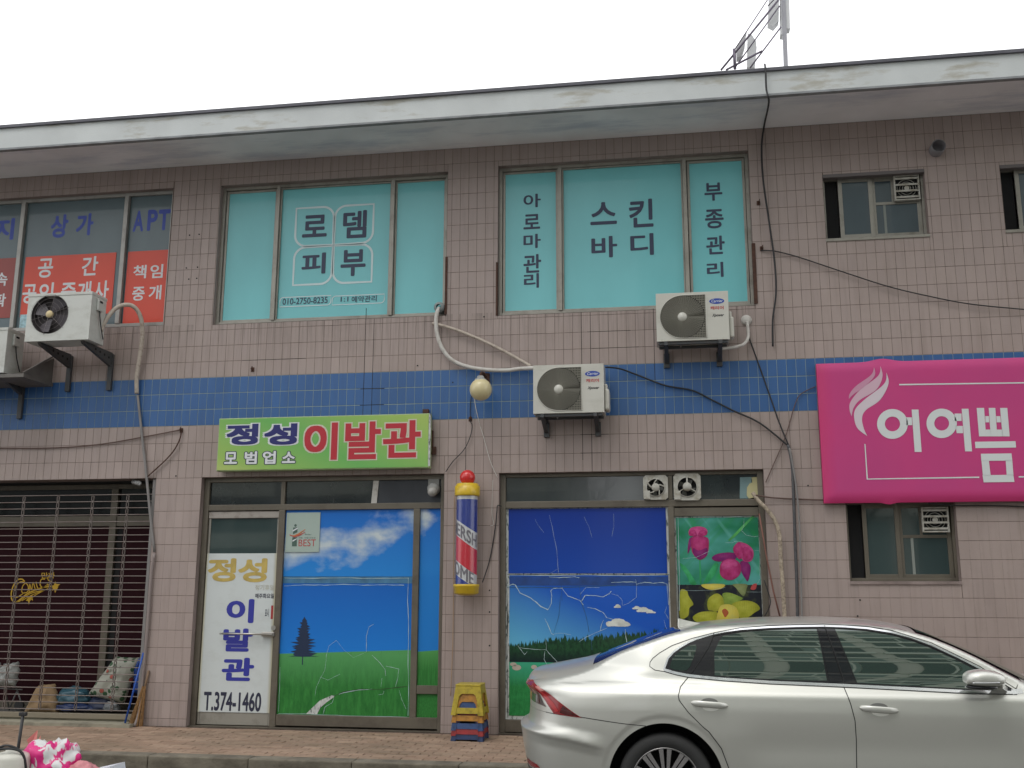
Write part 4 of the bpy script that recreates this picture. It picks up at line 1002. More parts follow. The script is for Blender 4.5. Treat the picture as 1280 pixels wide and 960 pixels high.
p=at(128,880,-.3); bag('navy_sack',(p.x,.30,p.z-.02),(.18,.12,.12),mat('navy_cloth',(.02,.03,.07),.6),'navy cloth bundle lying under the floral laundry bag','bundle',12)
p=at(140,885,-.2); bag('grey_bag',(p.x,.2,.17),(.10,.07,.08),mat('grey_plastic',(.14,.15,.16),.4),'small grey plastic bag at the foot of the floral bag','plastic bag',15)
p=at(172,850,-.25); cushion('blue_bag',[q(164,868),q(178,868),q(179,822),q(168,822)],.14,mat('cobalt_plastic',(.01,.045,.23),.4),.27,.0,'cobalt blue bag squeezed upright in the right corner behind the grille','bag',21)
p=at(10,845,-.2); cushion('grey_tote',[q(-6,858),q(20,858),q(22,828),q(2,830)],.16,mat('grey_tarp',(.28,.29,.28),.6,var=.3,vscale=14),.2,.03,'pale grey tote bag hung on a folded cart behind the grille','bag',25)
CT=thing('folding_cart',(at(8,875,-.2).x,.25,.10),'folded metal shopping cart under the pale grey tote bag','cart'); m_=MB()
for a,b_ in (((0,828),(12,890)),((20,858),(30,889)),((22,862),(10,890)),((-8,860),(28,862))):
    A=q(*a,-.3);C_=q(*b_,-.3); m_.tube([(A[0],.3,A[1]),(C_[0],.3,C_[1])],.009,6)
m_.build('tube_frame',mat('dull_tube',(.15,.15,.15),.4,metal=.6),CT)
m_=MB(); m_.smooth=True; A=q(24,880,-.3); m_.cyl((A[0],.32,.16),.06,.03,'y',16); m_.build('wheel',M_BLACK,CT)
pl=MB(); a=at(178,816,.06); b_=at(157,901,.14); pl.tube([(a.x,-.035,a.z),(b_.x,-.15,.045)],.011,10); tag(pl.build('blue_pole',mat('bright_blue_paint',(.01,.07,.35),.4)),'bright blue pole leaning against the grille beside the left pillar','pole')
BR=thing('straw_broom',(at(168,905,.12).x,-.10,0),'straw broom standing head down at the foot of the left pillar','broom')
m_=MB(); bx=at(168,905,.12).x
R_=random.Random(3)
for i in range(70):
    a=R_.uniform(-1,1); s_=R_.uniform(-1,1); m_.bar((bx+.045+a*.02,-.045+s_*.01,.42+R_.uniform(-.02,.03)),(bx-.01+a*.085,-.08+s_*.03,.005),.004,.003)
m_.build('bristles',mat('straw',(.27,.15,.06),.9,var=.3,vscale=30),BR); m_=MB(); m_.tube([(bx+.045,-.04,.38),(bx+.075,-.02,.62)],.014,8); m_.build('binding',mat('broom_binding',(.20,.13,.08),.8),BR)

# ---------------------------------------------------------------- green barber sign
gx0,gx1,gz0,gz1=-5.39,-2.795,2.925,3.56; gy=-.15
S=thing('green_shop_sign',((gx0+gx1)/2,-.05,gz0),'long green lightbox sign with navy, red and white Korean lettering above the shop door','sign')
g=NG('green_sign_face',rough=.4,coat=.3); G,x,z=g.gen(); gr=g.math('ABSOLUTE',g.math('SUBTRACT',g.math('ADD',g.math('MULTIPLY',x,.7),g.math('MULTIPLY',z,.35)),.5))
c=g.mix(g.step(gr,.0,.5),(.13,.40,.09),(.33,.47,.10)); c=g.mix(g.math('MULTIPLY',g.step(g.math('ADD',x,z),.25,.0),.8),c,(.42,.50,.16)); g.base(c)
m_=MB(); m_.bbox(gx0,gx1,gy+.012,-.03,gz0,gz1,.006); m_.build('sign_case',mat('pale_green_case',(.35,.45,.22),.6,dirt=(.25,.22,.16),dscale=(20,20,20),damt=.7),S)
m_=MB(); m_.box(gx0+.012,gx1-.014,gy+.006,gy+.0118,gz0+.012,gz1-.012); m_.build('sign_face',g.m,S)
K=(250,500,4)
nv=[('정',(132,120,291,224)),('성',(320,118,486,224))]; rd=[('이',(521,114,687,300)),('발',(725,108,903,296)),('관',(915,102,1103,288))]; wh=[('모',(122,260,186,320)),('범',(223,257,285,320)),('업',(313,255,379,320)),('소',(410,258,477,315))]
letters(nv,gy+.0045,.085,K,M_WHT,S,'letter_outline',.04,True); letters(rd,gy+.0045,.060,K,mat('cream_print',(.55,.52,.42),.5),S,'letter_outline',.03,True); letters(wh,gy+.0045,.09,K,MATS['dark_navy_print'],S,'letter_outline',.035)
letters(nv,gy+.0025,.04,K,mat('deep_navy_print',(.012,.014,.13),.45),S,'letter',None,True); letters(rd,gy+.0025,.03,K,mat('crimson_print',(.42,.016,.03),.45),S,'letter',None,True); letters(wh,gy+.0025,.035,K,M_WHT,S)
m_=MB(); m_.box(gx1-.012,gx1+.012,gy+.01,gy+.03,gz0+.02,gz1-.01); m_.build('chipped_edge',M_PEEL,S)
for (px,py,w_,h_) in ((532,514,.07,.05),(539,548,.04,.19),(541,563,.07,.09)):
    p=at(px,py,.04); m_=MB(); m_.bbox(p.x-w_/2,p.x+w_/2,-.045,-.002,p.z-h_/2,p.z+h_/2,.004); m_.build('rusty_bracket',M_RUST,S)

# ---------------------------------------------------------------- pink banner sign
bx0,bx1,bz0,bz1=1.575,4.75,2.475,4.015; by=-.12
S=thing('pink_banner_sign',((bx0+bx1)/2,-.06,bz0),'large magenta fabric banner sign with white Korean letters and three flame shaped petals','sign')
g=NG('magenta_fabric',rough=.6,coat=.1); geo=g.n('ShaderNodeNewGeometry'); G,x,z=g.gen()
c=g.mix(g.step(g.noise(geo.outputs['Position'],1,(1.3,1,1),3),.3,.7),(.52,.035,.18),(.46,.04,.185)); c=g.mix(g.math('MAXIMUM',g.step(z,.10,.0),g.step(x,.05,.0)),c,(.52,.022,.14)); g.base(c)
mb=MB(); mb.smooth=True; nx,nz=80,40; vs=[];fs=[]
def bw(x,z):
    e=min((x-bx0)/.10,(bx1-x)/.10,(z-bz0)/.10,(bz1-z)/.10,1)
    y=by+.05*(1-max(e,0))**2*.6
    return y+.0016*noise.noise(Vector((x*1.7,z*2.3,0)))+.001*noise.noise(Vector((x*5,z*1.1,3)))
for j in range(nz+1):
    for i in range(nx+1):
        x=bx0+(bx1-bx0)*i/nx; z=bz0+(bz1-bz0)*j/nz; zz=z
        if j==nz: zz+=.035*math.exp(-((x-at(1103,447,.12).x)/.13)**2)
        if j==0: zz-=.02*math.exp(-((x-at(1112,628,.12).x)/.06)**2)
        vs.append((x,bw(x,z),zz))
for j in range(nz):
    for i in range(nx): a=j*(nx+1)+i; fs.append((a,a+1,a+nx+2,a+nx+1))
mb.add(vs,fs); mb.build('banner_fabric',g.m,S)
mb=MB(); mb.box(bx0+.001,bx1-.001,by+.031,-.02,bz0+.001,bz1-.001); mb.build('banner_return',mat('magenta_side',(.40,.02,.12),.6),S)
K=(960,400,4); yq=by-.003
def bpt(p): q=at(p[0]/4+960,p[1]/4+400,.12); return (q.x,q.z)
def poly(mb,pts): mb.prism([bpt(p) for p in pts],yq,None)
def ring(mb,c,ro,ri,n=40,yy=None):
    yy=yq if yy is None else yy; vs=[];fs=[]
    for r in (ro,ri):
        for i in range(n): p=bpt((c[0]+r*cos(2*pi*i/n),c[1]+r*.97*sin(2*pi*i/n))); vs.append((p[0],yy,p[1]))
    for i in range(n): j=(i+1)%n; fs.append((i,j,n+j,n+i))
    mb.add(vs,fs)
M_BW=mat('banner_white',(.60,.63,.63),.5)
mb=MB(); ring(mb,(622,520),77,38); poly(mb,[(718,448),(752,448),(768,660),(733,660)]); poly(mb,[(692,487),(719,487),(721,526),(692,526)]); mb.build('letter',M_BW,S)
mb=MB(); ring(mb,(868,517),76,37); poly(mb,[(968,444),(1002,444),(1020,657),(985,657)]); poly(mb,[(932,468),(967,468),(968,505),(934,505)]); poly(mb,[(938,530),(973,530),(975,566),(943,566)]); mb.build('letter',M_BW,S)
mb=MB(); poly(mb,[(1043,440),(1080,440),(1090,582),(1055,582)]); poly(mb,[(1103,440),(1136,440),(1146,582),(1113,582)]); poly(mb,[(1160,440),(1196,440),(1208,582),(1172,582)])
poly(mb,[(1086,481),(1104,481),(1106,512),(1087,512)]); poly(mb,[(1141,481),(1161,481),(1164,512),(1143,512)]); poly(mb,[(1088,548),(1112,548),(1114,582),(1090,582)]); poly(mb,[(1144,548),(1171,548),(1173,582),(1146,582)])
poly(mb,[(1034,609),(1237,606),(1240,638),(1037,641)]); poly(mb,[(1064,669),(1217,667),(1221,703),(1066,705)]); poly(mb,[(1072,776),(1226,774),(1232,810),(1078,812)]); poly(mb,[(1067,704),(1104,704),(1113,777),(1074,777)]); poly(mb,[(1188,702),(1221,702),(1227,776),(1193,776)]); mb.build('letter',M_BW,S)
mb=MB(); poly(mb,[(655,320),(1500,308),(1500,314),(656,327)]); poly(mb,[(482,620),(487,620),(499,793),(1056,783),(1056,790),(493,798)]); poly(mb,[(1253,781),(1500,778),(1500,785),(1253,788)]); mb.build('border_line',M_BW,S)
def flame(Lp,Rp,m_):
    def sm(P):
        P=[Vector(bpt(p)) for p in P]; Q=[]
        for i in range(len(P)-1):
            a,b_,c_,d_=P[max(i-1,0)],P[i],P[i+1],P[min(i+2,len(P)-1)]
            for q in range(6):
                t=q/6; Q.append(.5*((2*b_)+(-a+c_)*t+(2*a-5*b_+4*c_-d_)*t*t+(-a+3*b_-3*c_+d_)*t**3))
        Q.append(P[-1]); return Q
    A=sm(Lp);C_=sm(Rp); mb=MB(); mb.prism([tuple(p) for p in A]+[tuple(p) for p in reversed(C_[1:-1])],yq,None); mb.build('flame_petal',m_,S)
flame([(530,235),(515,275),(440,330),(408,370),(404,395)],[(530,235),(533,280),(480,335),(430,370),(404,395)],mat('soft_pink_print',(.52,.25,.36),.5))
flame([(562,230),(550,280),(460,350),(412,410),(408,450),(418,482)],[(562,230),(572,285),(540,350),(460,400),(428,440),(418,482)],mat('pale_pink_print',(.57,.38,.46),.5))
flame([(592,262),(580,320),(480,400),(435,450),(432,500),(450,545),(496,580)],[(592,262),(602,320),(560,400),(490,450),(470,490),(478,540),(496,580)],mat('near_white_pink_print',(.60,.52,.57),.5))

# ---------------------------------------------------------------- air conditioner units
M_ACW=mat('ac_cream_white',(.50,.49,.44),.45,coat=.2,dirt=(.30,.28,.23),dscale=(3,3,6),damt=.5,dlo=.5,dhi=.8)
M_ACD=mat('ac_inner_dark',(.02,.02,.02),.7)
M_MESH=mat('ac_guard_wire',(.22,.21,.17),.5)
M_BRK=mat('galvanised_dark',(.062,.066,.07),.5,metal=.3,dirt=(.10,.05,.03),dscale=(20,20,20),damt=.4)
def ac_new(x0,z0,yf,label,tilt=0,pipe_side=True):
    W,H,Dp=.79,.545,.29
    T=thing('air_conditioner_unit',(x0+W/2,yf+Dp/2,z0),label,'air conditioner','white air conditioner units with mesh guard on the wall')
    yb_=yf+Dp
    # casing with the D-shaped recess in the front
    cx,cz=x0+.285,z0+.272; R_=.245; xr=x0+.545
    out=[]; n=28
    for i in range(n+1): a=pi/2+pi*i/n; out.append((cx+R_*cos(a),cz+R_*sin(a)))
    out+= [(xr,cz-R_),(xr,cz+R_)]
    m_=MB(); L=len(out)
    # front sheet made of quads between the opening and the rectangle border
    def border(p):
        dx,dz=p[0]-cx,p[1]-cz; s=[]
        if dx>1e-6: s.append((x0+W-cx)/dx)
        if dx<-1e-6: s.append((x0-cx)/dx)
        if dz>1e-6: s.append((z0+H-cz)/dz)
        if dz<-1e-6: s.append((z0-cz)/dz)
        t=min(s); return (cx+dx*t,cz+dz*t)
    poly_o=[(x0,z0),(x0+W,z0),(x0+W,z0+H),(x0,z0+H)]
    vs=[Vector(p) for p in poly_o+out]; ed=[(0,1),(1,2),(2,3),(3,0)]+[(4+i,4+(i+1)%L) for i in range(L)]
    r=delaunay_2d_cdt(vs,ed,[],0,1e-5)
    def inopen(c_):
        return (c_.x<=cx and (c_-Vector((cx,cz))).length<R_-1e-4) or (cx<c_.x<xr and abs(c_.y-cz)<R_)
    V=r[0]; tr=[t for t in r[2] if not inopen((V[t[0]]+V[t[1]]+V[t[2]])/3)]
    m_.add([(v.x,yf,v.y) for v in V],tr)
    e=.004
    m_.quad((x0,yf,z0+H),(x0+W,yf,z0+H),(x0+W,yf+e,z0+H+e),(x0,yf+e,z0+H+e)); m_.quad((x0,yf+e,z0+H+e),(x0+W,yf+e,z0+H+e),(x0+W,yb_,z0+H+e),(x0,yb_,z0+H+e))
    m_.quad((x0+W,yf,z0),(x0+W,yb_,z0),(x0+W,yb_,z0+H+e),(x0+W,yf,z0+H)); m_.quad((x0,yb_,z0),(x0,yf,z0),(x0,yf,z0+H),(x0,yb_,z0+H+e)); m_.quad((x0,yb_,z0),(x0+W,yb_,z0),(x0+W,yf,z0),(x0,yf,z0)); m_.quad((x0+W,yb_,z0),(x0,yb_,z0),(x0,yb_,z0+H),(x0+W,yb_,z0+H))
    m_.build('casing',M_ACW,T)
    m_=MB(); m_.add([(p[0],yf,p[1]) for p in out]+[(p[0],yf+.07,p[1]) for p in out],[(i,i+L,(i+1)%L+L,(i+1)%L) for i in range(L)]); m_.add([(p[0],yf+.07,p[1]) for p in out],[tuple(range(L))]); m_.build('fan_well',M_ACD,T)
    lip=MB(); lip.tube([(p[0],yf-.003,p[1]) for p in out]+[(out[0][0],yf-.003,out[0][1])],.005,6,1); lip.build('guard_rim',M_ACW,T)
    gm=MB()
    for k in range(1,22): 
        rr=R_*k/22.0; 
        pts=[]
        for i in range(25): a=2*pi*i/24; pts.append((min(cx+rr*cos(a),xr),yf-.002,cz+rr*sin(a)))
        gm.tube(pts,.0030,4,1)
    for k in range(60):
        a=2*pi*k/60; b_=a+.35
        gm.bar((cx+.05*cos(a),yf-.001,cz+.05*sin(a)),(cx+R_*cos(b_),yf-.001,cz+R_*sin(b_)),.0038,.002)
    for k in range(14):
        xx=cx+.02+k*.0175; zz=math.sqrt(max(0,R_*R_-(xx-cx)**2)) if xx<cx+R_ else 0
        for sg in (-1,1):
            if R_-zz>.01: gm.bar((xx,yf-.001,cz+sg*zz),(xx,yf-.001,cz+sg*R_),.008)
    for k in range(8):
        zz=R_*(k+1)/9.0; x_=cx+math.sqrt(R_*R_-zz*zz)
        for sg in (-1,1): gm.bar((x_,yf-.001,cz+sg*zz),(xr,yf-.001,cz+sg*zz),.008)
    gm.build('fan_guard',M_MESH,T)
    fb=MB()
    for k in range(3):
        a=k*2*pi/3+.6; P=[]
        for (rr,da,dy) in ((.06,0,.045),(.22,-.35,.05),(.235,.1,.035),(.22,.55,.02),(.06,.7,.03)): P.append((cx+rr*cos(a+da),yf+dy,cz+rr*sin(a+da)))
        fb.add(P,[(0,1,2,3,4)])
    fb.build('fan_blade',mat('ac_blade',(.035,.035,.033),.6),T)
    m_=MB(); m_.smooth=True; m_.lathe((cx,yf,cz),[(0,.012),(.045,.010),(.052,.0),(.052,-.01)],24,'y'); m_.build('guard_boss',M_ACW,T)
    # printed badge
    bd=MB(); bc=(x0+.665,z0+.435); bd.add([(bc[0]+.082*cos(2*pi*i/32),yf-.0018,bc[1]+.032*sin(2*pi*i/32)) for i in range(32)],[tuple(range(32))]); bd.build('oval_badge',mat('badge_blue',(.015,.05,.32),.35),T)
    lb=MB(); put(lb,'Carrier',bc[0]-.062,bc[0]+.062,bc[1]-.014,bc[1]+.018,yf-.0028,.01,shear=.25); lb.build('badge_lettering',M_WHT,T)
    lb=MB(); put(lb,'캐리어',bc[0]-.072,bc[0]+.072,bc[1]-.098,bc[1]-.056,yf-.0012,.03); lb.build('red_lettering',MATS['print_red'],T)
    lb=MB(); put(lb,'Xpower',bc[0]-.06,bc[0]+.065,bc[1]-.185,bc[1]-.142,yf-.0012,.03,shear=.3); lb.build('black_lettering',M_BLACK,T)
    m_=MB(); cv=[(yf+.05,z0+.02),(yf+.25,z0+.02),(yf+.25,z0+.26),(yf+.20,z0+.31),(yf+.05,z0+.31)]
    m_.bbox(x0+W+.0005,x0+W+.055,yf+.045,yf+.24,z0+.03,z0+.27,.02); m_.bbox(x0+W+.0004,x0+W+.035,yf+.05,yf+.22,z0+.25,z0+.33,.015); m_.build('valve_cover',M_ACW,T)
    # brackets
    for bxx in (x0+.10,x0+W-.10):
        m_=MB(); m_.bbox(bxx-.02,bxx+.02,yf+.0,-.004,z0-.045,z0-.004,.003); m_.bbox(bxx-.032,bxx+.032,-.04,-.003,z0-.21,z0-.046,.003); m_.bar((bxx,yf+.05,z0-.045),(bxx,-.04,z0-.16),.045,.008); m_.build('wall_bracket',M_BRK,T)
    m_=MB(); m_.bbox(x0+.02,x0+W-.02,yf+.02,yf+.05,z0-.035,z0-.006,.003); m_.bbox(x0+.02,x0+W-.02,yf+.22,yf+.25,z0-.035,z0-.006,.003); m_.build('cross_rail',M_BRK,T)
    m_=MB(); m_.cyl((x0+.26,yf+.1,z0-.05),.004,.045,'z',8,.02); m_.build('drain_spout',mat('grey_drain',(.25,.25,.24),.6),T)
    return T
p=at(820,429,.45); ac_new(-.16,4.245,-.45,'white air conditioner unit with mesh guard, overlapping the bottom of a teal window')
ac_new(-1.545,3.475,-.42,'white air conditioner unit with mesh guard, mounted on the blue tile band')
def ac_old(x0,z0,yf,W,H,Dp,label,fan=True):
    T=thing('air_conditioner_unit',(x0+W/2,yf+Dp/2,z0),label,'air conditioner'); M_O=mat('ac_old_white',(.52,.53,.50),.5,dirt=(.30,.29,.25),dscale=(4,4,7),damt=.6,dlo=.48,dhi=.75)
    m_=MB(); cx,cz,R_=x0+.30,z0+H*.56,.242; n=36
    out=[(cx+R_*cos(2*pi*i/n),cz+R_*sin(2*pi*i/n)) for i in range(n)]
    if fan:
        vs=[Vector(p) for p in [(x0,z0),(x0+W,z0),(x0+W,z0+H),(x0,z0+H)]+out]
        r=delaunay_2d_cdt(vs,[(0,1),(1,2),(2,3),(3,0)]+[(4+i,4+(i+1)%n) for i in range(n)],[],0,1e-5); V=r[0]
        m_.add([(v.x,yf,v.y) for v in V],[t for t in r[2] if ((V[t[0]]+V[t[1]]+V[t[2]])/3-Vector((cx,cz))).length>R_-.002])
    else: m_.quad((x0,yf,z0),(x0+W,yf,z0),(x0+W,yf,z0+H),(x0,yf,z0+H))
    yb_=yf+Dp
    m_.quad((x0,yf,z0+H),(x0+W,yf,z0+H),(x0+W,yb_,z0+H),(x0,yb_,z0+H)); m_.quad((x0+W,yf,z0),(x0+W,yb_,z0),(x0+W,yb_,z0+H),(x0+W,yf,z0+H)); m_.quad((x0,yb_,z0),(x0,yf,z0),(x0,yf,z0+H),(x0,yb_,z0+H)); m_.quad((x0,yb_,z0),(x0+W,yb_,z0),(x0+W,yf,z0),(x0,yf,z0)); m_.quad((x0+W,yb_,z0),(x0,yb_,z0),(x0,yb_,z0+H),(x0+W,yb_,z0+H))
    m_.bbox(x0-.006,x0+W+.006,yf-.006,yb_+.006,z0+H-.03,z0+H+.006,.004)
    m_.build('casing',M_O,T)
    if fan:
        m_=MB(); m_.add([(p[0],yf,p[1]) for p in out]+[(p[0],yf+.1,p[1]) for p in out],[(i,i+n,(i+1)%n+n,(i+1)%n) for i in range(n)]); m_.add([(p[0],yf+.1,p[1]) for p in out],[tuple(range(n))]); m_.build('fan_well',mat('ac_well_brown',(.045,.038,.04),.7),T)
        for k in range(4):
            a=k*pi/2+.9; P=[(cx+rr*cos(a+da),yf+dy,cz+rr*sin(a+da)) for (rr,da,dy) in ((.05,0,.06),(.215,-.25,.075),(.23,.15,.05),(.21,.6,.03),(.05,.9,.045))]
            b_=MB(); b_.add(P,[(0,1,2,3,4)]); b_.build('fan_blade',mat('brown_blade',(.07,.06,.07),.45),T)
        for k in range(5):
            rr=R_*(k+1)/5.0; g_=MB(); g_.tube([(cx+rr*cos(2*pi*i/28),yf-.012,cz+rr*sin(2*pi*i/28)) for i in range(29)],.0016,4,1); g_.build('guard_ring',mat('thin_guard_wire',(.16,.14,.14),.5),T)
        for k in range(6):
            a=k*pi/3+.3; g_=MB(); g_.tube([(cx,yf-.014,cz),(cx+R_*.97*cos(a),yf-.012,cz+R_*.97*sin(a)),(cx+(R_+.012)*cos(a),yf,cz+(R_+.012)*sin(a))],.002,4,1); g_.build('guard_spoke',MATS['thin_guard_wire'],T)
        m_=MB(); m_.smooth=True; m_.lathe((cx,yf-.012,cz),[(0,.012),(.035,.01),(.045,0),(.045,-.02)],20,'y'); m_.build('fan_boss',mat('yellowed_boss',(.55,.44,.24),.5),T)
    xs_=x0+W
    m_=MB(); m_.bbox(xs_+.0005,xs_+.03,yf+.10,yf+.22,z0+H-.20,z0+H-.05,.01); m_.build('service_cover',M_O,T); m_=MB(); m_.box(xs_+.031,xs_+.033,yf+.13,yf+.19,z0+H-.10,z0+H-.075); m_.build('grip_slot',M_DARK,T)
    m_=MB(); m_.tube([(xs_+.02,yf+.15,z0+H-.2),(xs_+.03,yf+.18,z0+H-.35),(xs_+.03,yf+.26,z0+.06)],.007,6); m_.build('power_lead',M_CABLE,T)
    for bxx in (x0+.17,x0+W-.10):
        m_=MB(); 
        P=[(yf+.03,z0-.005),(-.04,z0-.005),(-.04,z0-.18),(yf+.06,z0-.035)]
        vs=[(bxx-.02,*p) for p in P]+[(bxx+.02,*p) for p in P]; m_.add(vs,[(0,1,2,3),(7,6,5,4),(0,4,5,1),(1,5,6,2),(2,6,7,3),(3,7,4,0)]); m_.bbox(bxx-.03,bxx+.03,-.045,-.004,z0-.48,z0-.02,.004)
        m_.build('wall_bracket',M_BRK,T)
        for q_ in range(4):
            m_=MB(); m_.cyl((bxx+.0215,-.12-q_*.10,z0-.045-.012*(3-q_)),.016,.002,'x',10); m_.build('bracket_hole',M_DARK,T)
    return T
ac_old(-7.655,4.45,-.72,.83,.585,.32,'older white air conditioner unit with an open brown fan, hung before the red window film')
ac_old(-8.86,4.12,-.55,.85,.56,.33,'white air conditioner unit beside a dark steel angle plate, below the red window',False)
T=thing('steel_shelf_bracket',(-7.75,-.3,4.0),'dark steel angle plate carrying an air conditioner under the red window','bracket')
m_=MB(); x_=-7.72; m_.add([(x_,-.60,4.09),(x_,-.01,4.09),(x_,-.01,4.42),(x_+.006,-.60,4.09),(x_+.006,-.01,4.09),(x_+.006,-.01,4.42)],[(0,2,1),(3,4,5),(0,1,4,3),(1,2,5,4),(2,0,3,5)]); m_.bar((x_+.02,-.62,4.09),(x_+.02,-.03,4.44),.02,.02); m_.bbox(-8.9,x_+.03,-.62,-.02,4.04,4.085,.004); m_.build('angle_plate',mat('dark_angle_steel',(.12,.11,.10),.6,var=.2),T)

# ---------------------------------------------------------------- globe lamp, barber pole, vent pipe
p=at(601,487,.3)
T=thing('globe_lamp',(p.x,-.02,p.z),'round cream globe lamp on a short rusty arm over the blue tile band','lamp')
m_=MB(); m_.sphere((p.x,-.3,p.z),.128,32,20); m_.build('globe',mat('cream_glass',(.60,.52,.30),.4,coat=.4,var=.04),T)
m_=MB(); m_.smooth=True; m_.lathe((p.x-.005,-.3,p.z+.10),[(.0,.06),(.035,.058),(.045,.03),(.065,.02),(.072,-.005),(.06,-.02)],20); m_.build('fitter',mat('grey_fitter',(.30,.30,.29),.6,var=.2,vscale=30),T)
m_=MB(); m_.tube([(p.x,-.01,p.z+.20),(p.x,-.15,p.z+.225),(p.x-.005,-.28,p.z+.20),(p.x-.005,-.3,p.z+.15)],.013,8); m_.bbox(p.x-.05,p.x+.05,-.03,-.002,p.z+.14,p.z+.25,.006); m_.tube([(p.x+.03,-.02,p.z+.2),(p.x+.06,-.08,p.z+.12),(p.x+.02,-.2,p.z+.22)],.01,6); m_.build('wall_arm',M_RUST,T)
px_,py_=-2.333,-.18; zc0,zc1=1.50,2.71
T=thing('barber_pole',(px_,-.02,zc0),'barber pole with red ball top, yellow caps and blue, white and red slanted stripes','barber pole')
M_YEL=mat('worn_yellow_plastic',(.62,.42,.02),.4,coat=.2,dirt=(.30,.20,.03),dscale=(12,12,20),damt=.5); M_REDB=mat('red_plastic_ball',(.55,.02,.02),.25,coat=.4)
m_=MB(); m_.sphere((px_,py_,2.80),.088,28,18); m_.build('ball',M_REDB,T)
m_=MB(); m_.smooth=True; m_.lathe((px_,py_,0),[(.04,2.735),(.115,2.73),(.125,2.725),(.127,2.705),(.142,2.70),(.143,2.60),(.138,2.59),(.10,2.588)],36); m_.build('top_cap',M_YEL,T)
m_=MB(); m_.smooth=True; m_.lathe((px_,py_,0),[(.10,1.612),(.143,1.61),(.146,1.60),(.146,1.585),(.140,1.58),(.138,1.515),(.128,1.508),(.07,1.49),(0,1.488)],36); m_.build('bottom_cap',M_YEL,T)
R0=.118; zb,zt=1.612,2.588
m_=MB(); m_.smooth=True; m_.lathe((px_,py_,0),[(R0,zb),(R0,zt)],40); m_.build('white_drum',mat('drum_white',(.50,.51,.52),.35,coat=.5,var=.1,vscale=20),T)
# sloping bands wrapped on the drum; angle a: 0 faces the viewer, + to the right
def cylp(a,z,r): return (px_+r*sin(a),py_-r*cos(a),z)
def band(zl,zr_,h,m,nm):
    """band from the left edge (height zl) down to the right edge (zr_)"""
    mb=MB(); mb.smooth=True; n=40; vs=[]; 
    for i in range(n+1):
        a=-pi/2+pi*i/n; t=(sin(a)+1)/2; z=zl+(zr_-zl)*t
        vs+=[cylp(a,min(max(z,zb),zt-.04),R0+.0012),cylp(a,min(max(z+h,zb),zt-.04),R0+.0012)]
    mb.add(vs,[(2*i,2*i+2,2*i+3,2*i+1) for i in range(n)]); mb.build(nm,m,T)
zp=lambda py: at(583,py,.22).z
band(zp(648.4),zp(666),.5,mat('stripe_blue',(.012,.03,.22),.35,coat=.5),'blue_stripe')
band(zp(699),zp(718.7),zp(668)-zp(699),mat('stripe_red',(.48,.012,.03),.35,coat=.5),'red_stripe')
band(zp(717)-.3,zp(735)-.3,.3,MATS['stripe_blue'],'blue_stripe')
def wrap(word,a0,a1,zl,slope,h,m,nm):
    V,F=glyphs(word); xa=min(v[0] for v in V);xb=max(v[0] for v in V);za=min(v[1] for v in V);zb_=max(v[1] for v in V)
    mb=MB(); vs=[]
    for v in V:
        a=a0+(a1-a0)*(v[0]-xa)/(xb-xa); z=zl+slope*(sin(a)+1)/2+(v[1]-za)/(zb_-za)*h; vs.append(cylp(a,z,R0+.003))
    for i in range(7):
        oa,oz=(0,0) if i==6 else (.028*cos(i*pi/3),.004*sin(i*pi/3))
        mb.add([cylp(math.atan2(v[0]-px_,py_-v[1])+oa,v[2]+oz,R0+.003+i*.00008) for v in vs],F)
    mb.build(nm,m,T)
M_SL=mat('stripe_grey_print',(.14,.13,.15),.5)
wrap('BERSH',-1.5,1.3,zp(666.5),zp(685)-zp(667),.135,M_SL,'grey_lettering'); wrap('OME',-1.3,.9,zp(716),zp(735)-zp(717),.135,M_SL,'grey_lettering')
m_=MB(); m_.smooth=True; m_.lathe((px_,py_,0),[(.131,zb-.002),(.1315,zt+.002)],40); m_=m_.build('clear_sleeve',None,T); m_.data.materials.clear()
gm=bpy.data.materials.new('clear_acrylic'); gm.use_nodes=True; n_=gm.node_tree; n_.nodes.clear(); o_=n_.nodes.new('ShaderNodeOutputMaterial'); t_=n_.nodes.new('ShaderNodeBsdfTransparent'); q_=n_.nodes.new('ShaderNodeBsdfGlossy'); q_.inputs['Roughness'].default_value=.08; x_=n_.nodes.new('ShaderNodeMixShader'); x_.inputs[0].default_value=.03
n_.links.new(t_.outputs[0],x_.inputs[1]); n_.links.new(q_.outputs[0],x_.inputs[2]); n_.links.new(x_.outputs[0],o_.inputs[0]); m_.data.materials.append(gm)
m_=MB(); m_.bbox(px_-.03,px_+.03,-.07,-.002,1.54,1.60,.004); m_.bbox(px_-.03,px_+.03,-.07,-.002,2.62,2.68,.004); m_.build('wall_bracket',M_GREYC,T)
p=at(1173,183,.12)
m_=MB(); m_.smooth=True; m_.lathe((p.x,-.14,p.z),[(.07,0),(.078,.004),(.078,-.14)],24,'y'); m_.lathe((p.x,-.14,p.z),[(.07,0),(.068,-.13),(0,-.131)],24,'y')
tag(m_.build('vent_pipe',mat('grey_vent',(.20,.19,.20),.6)),'short grey vent pipe poking out of the wall under the eave at upper right','pipe')

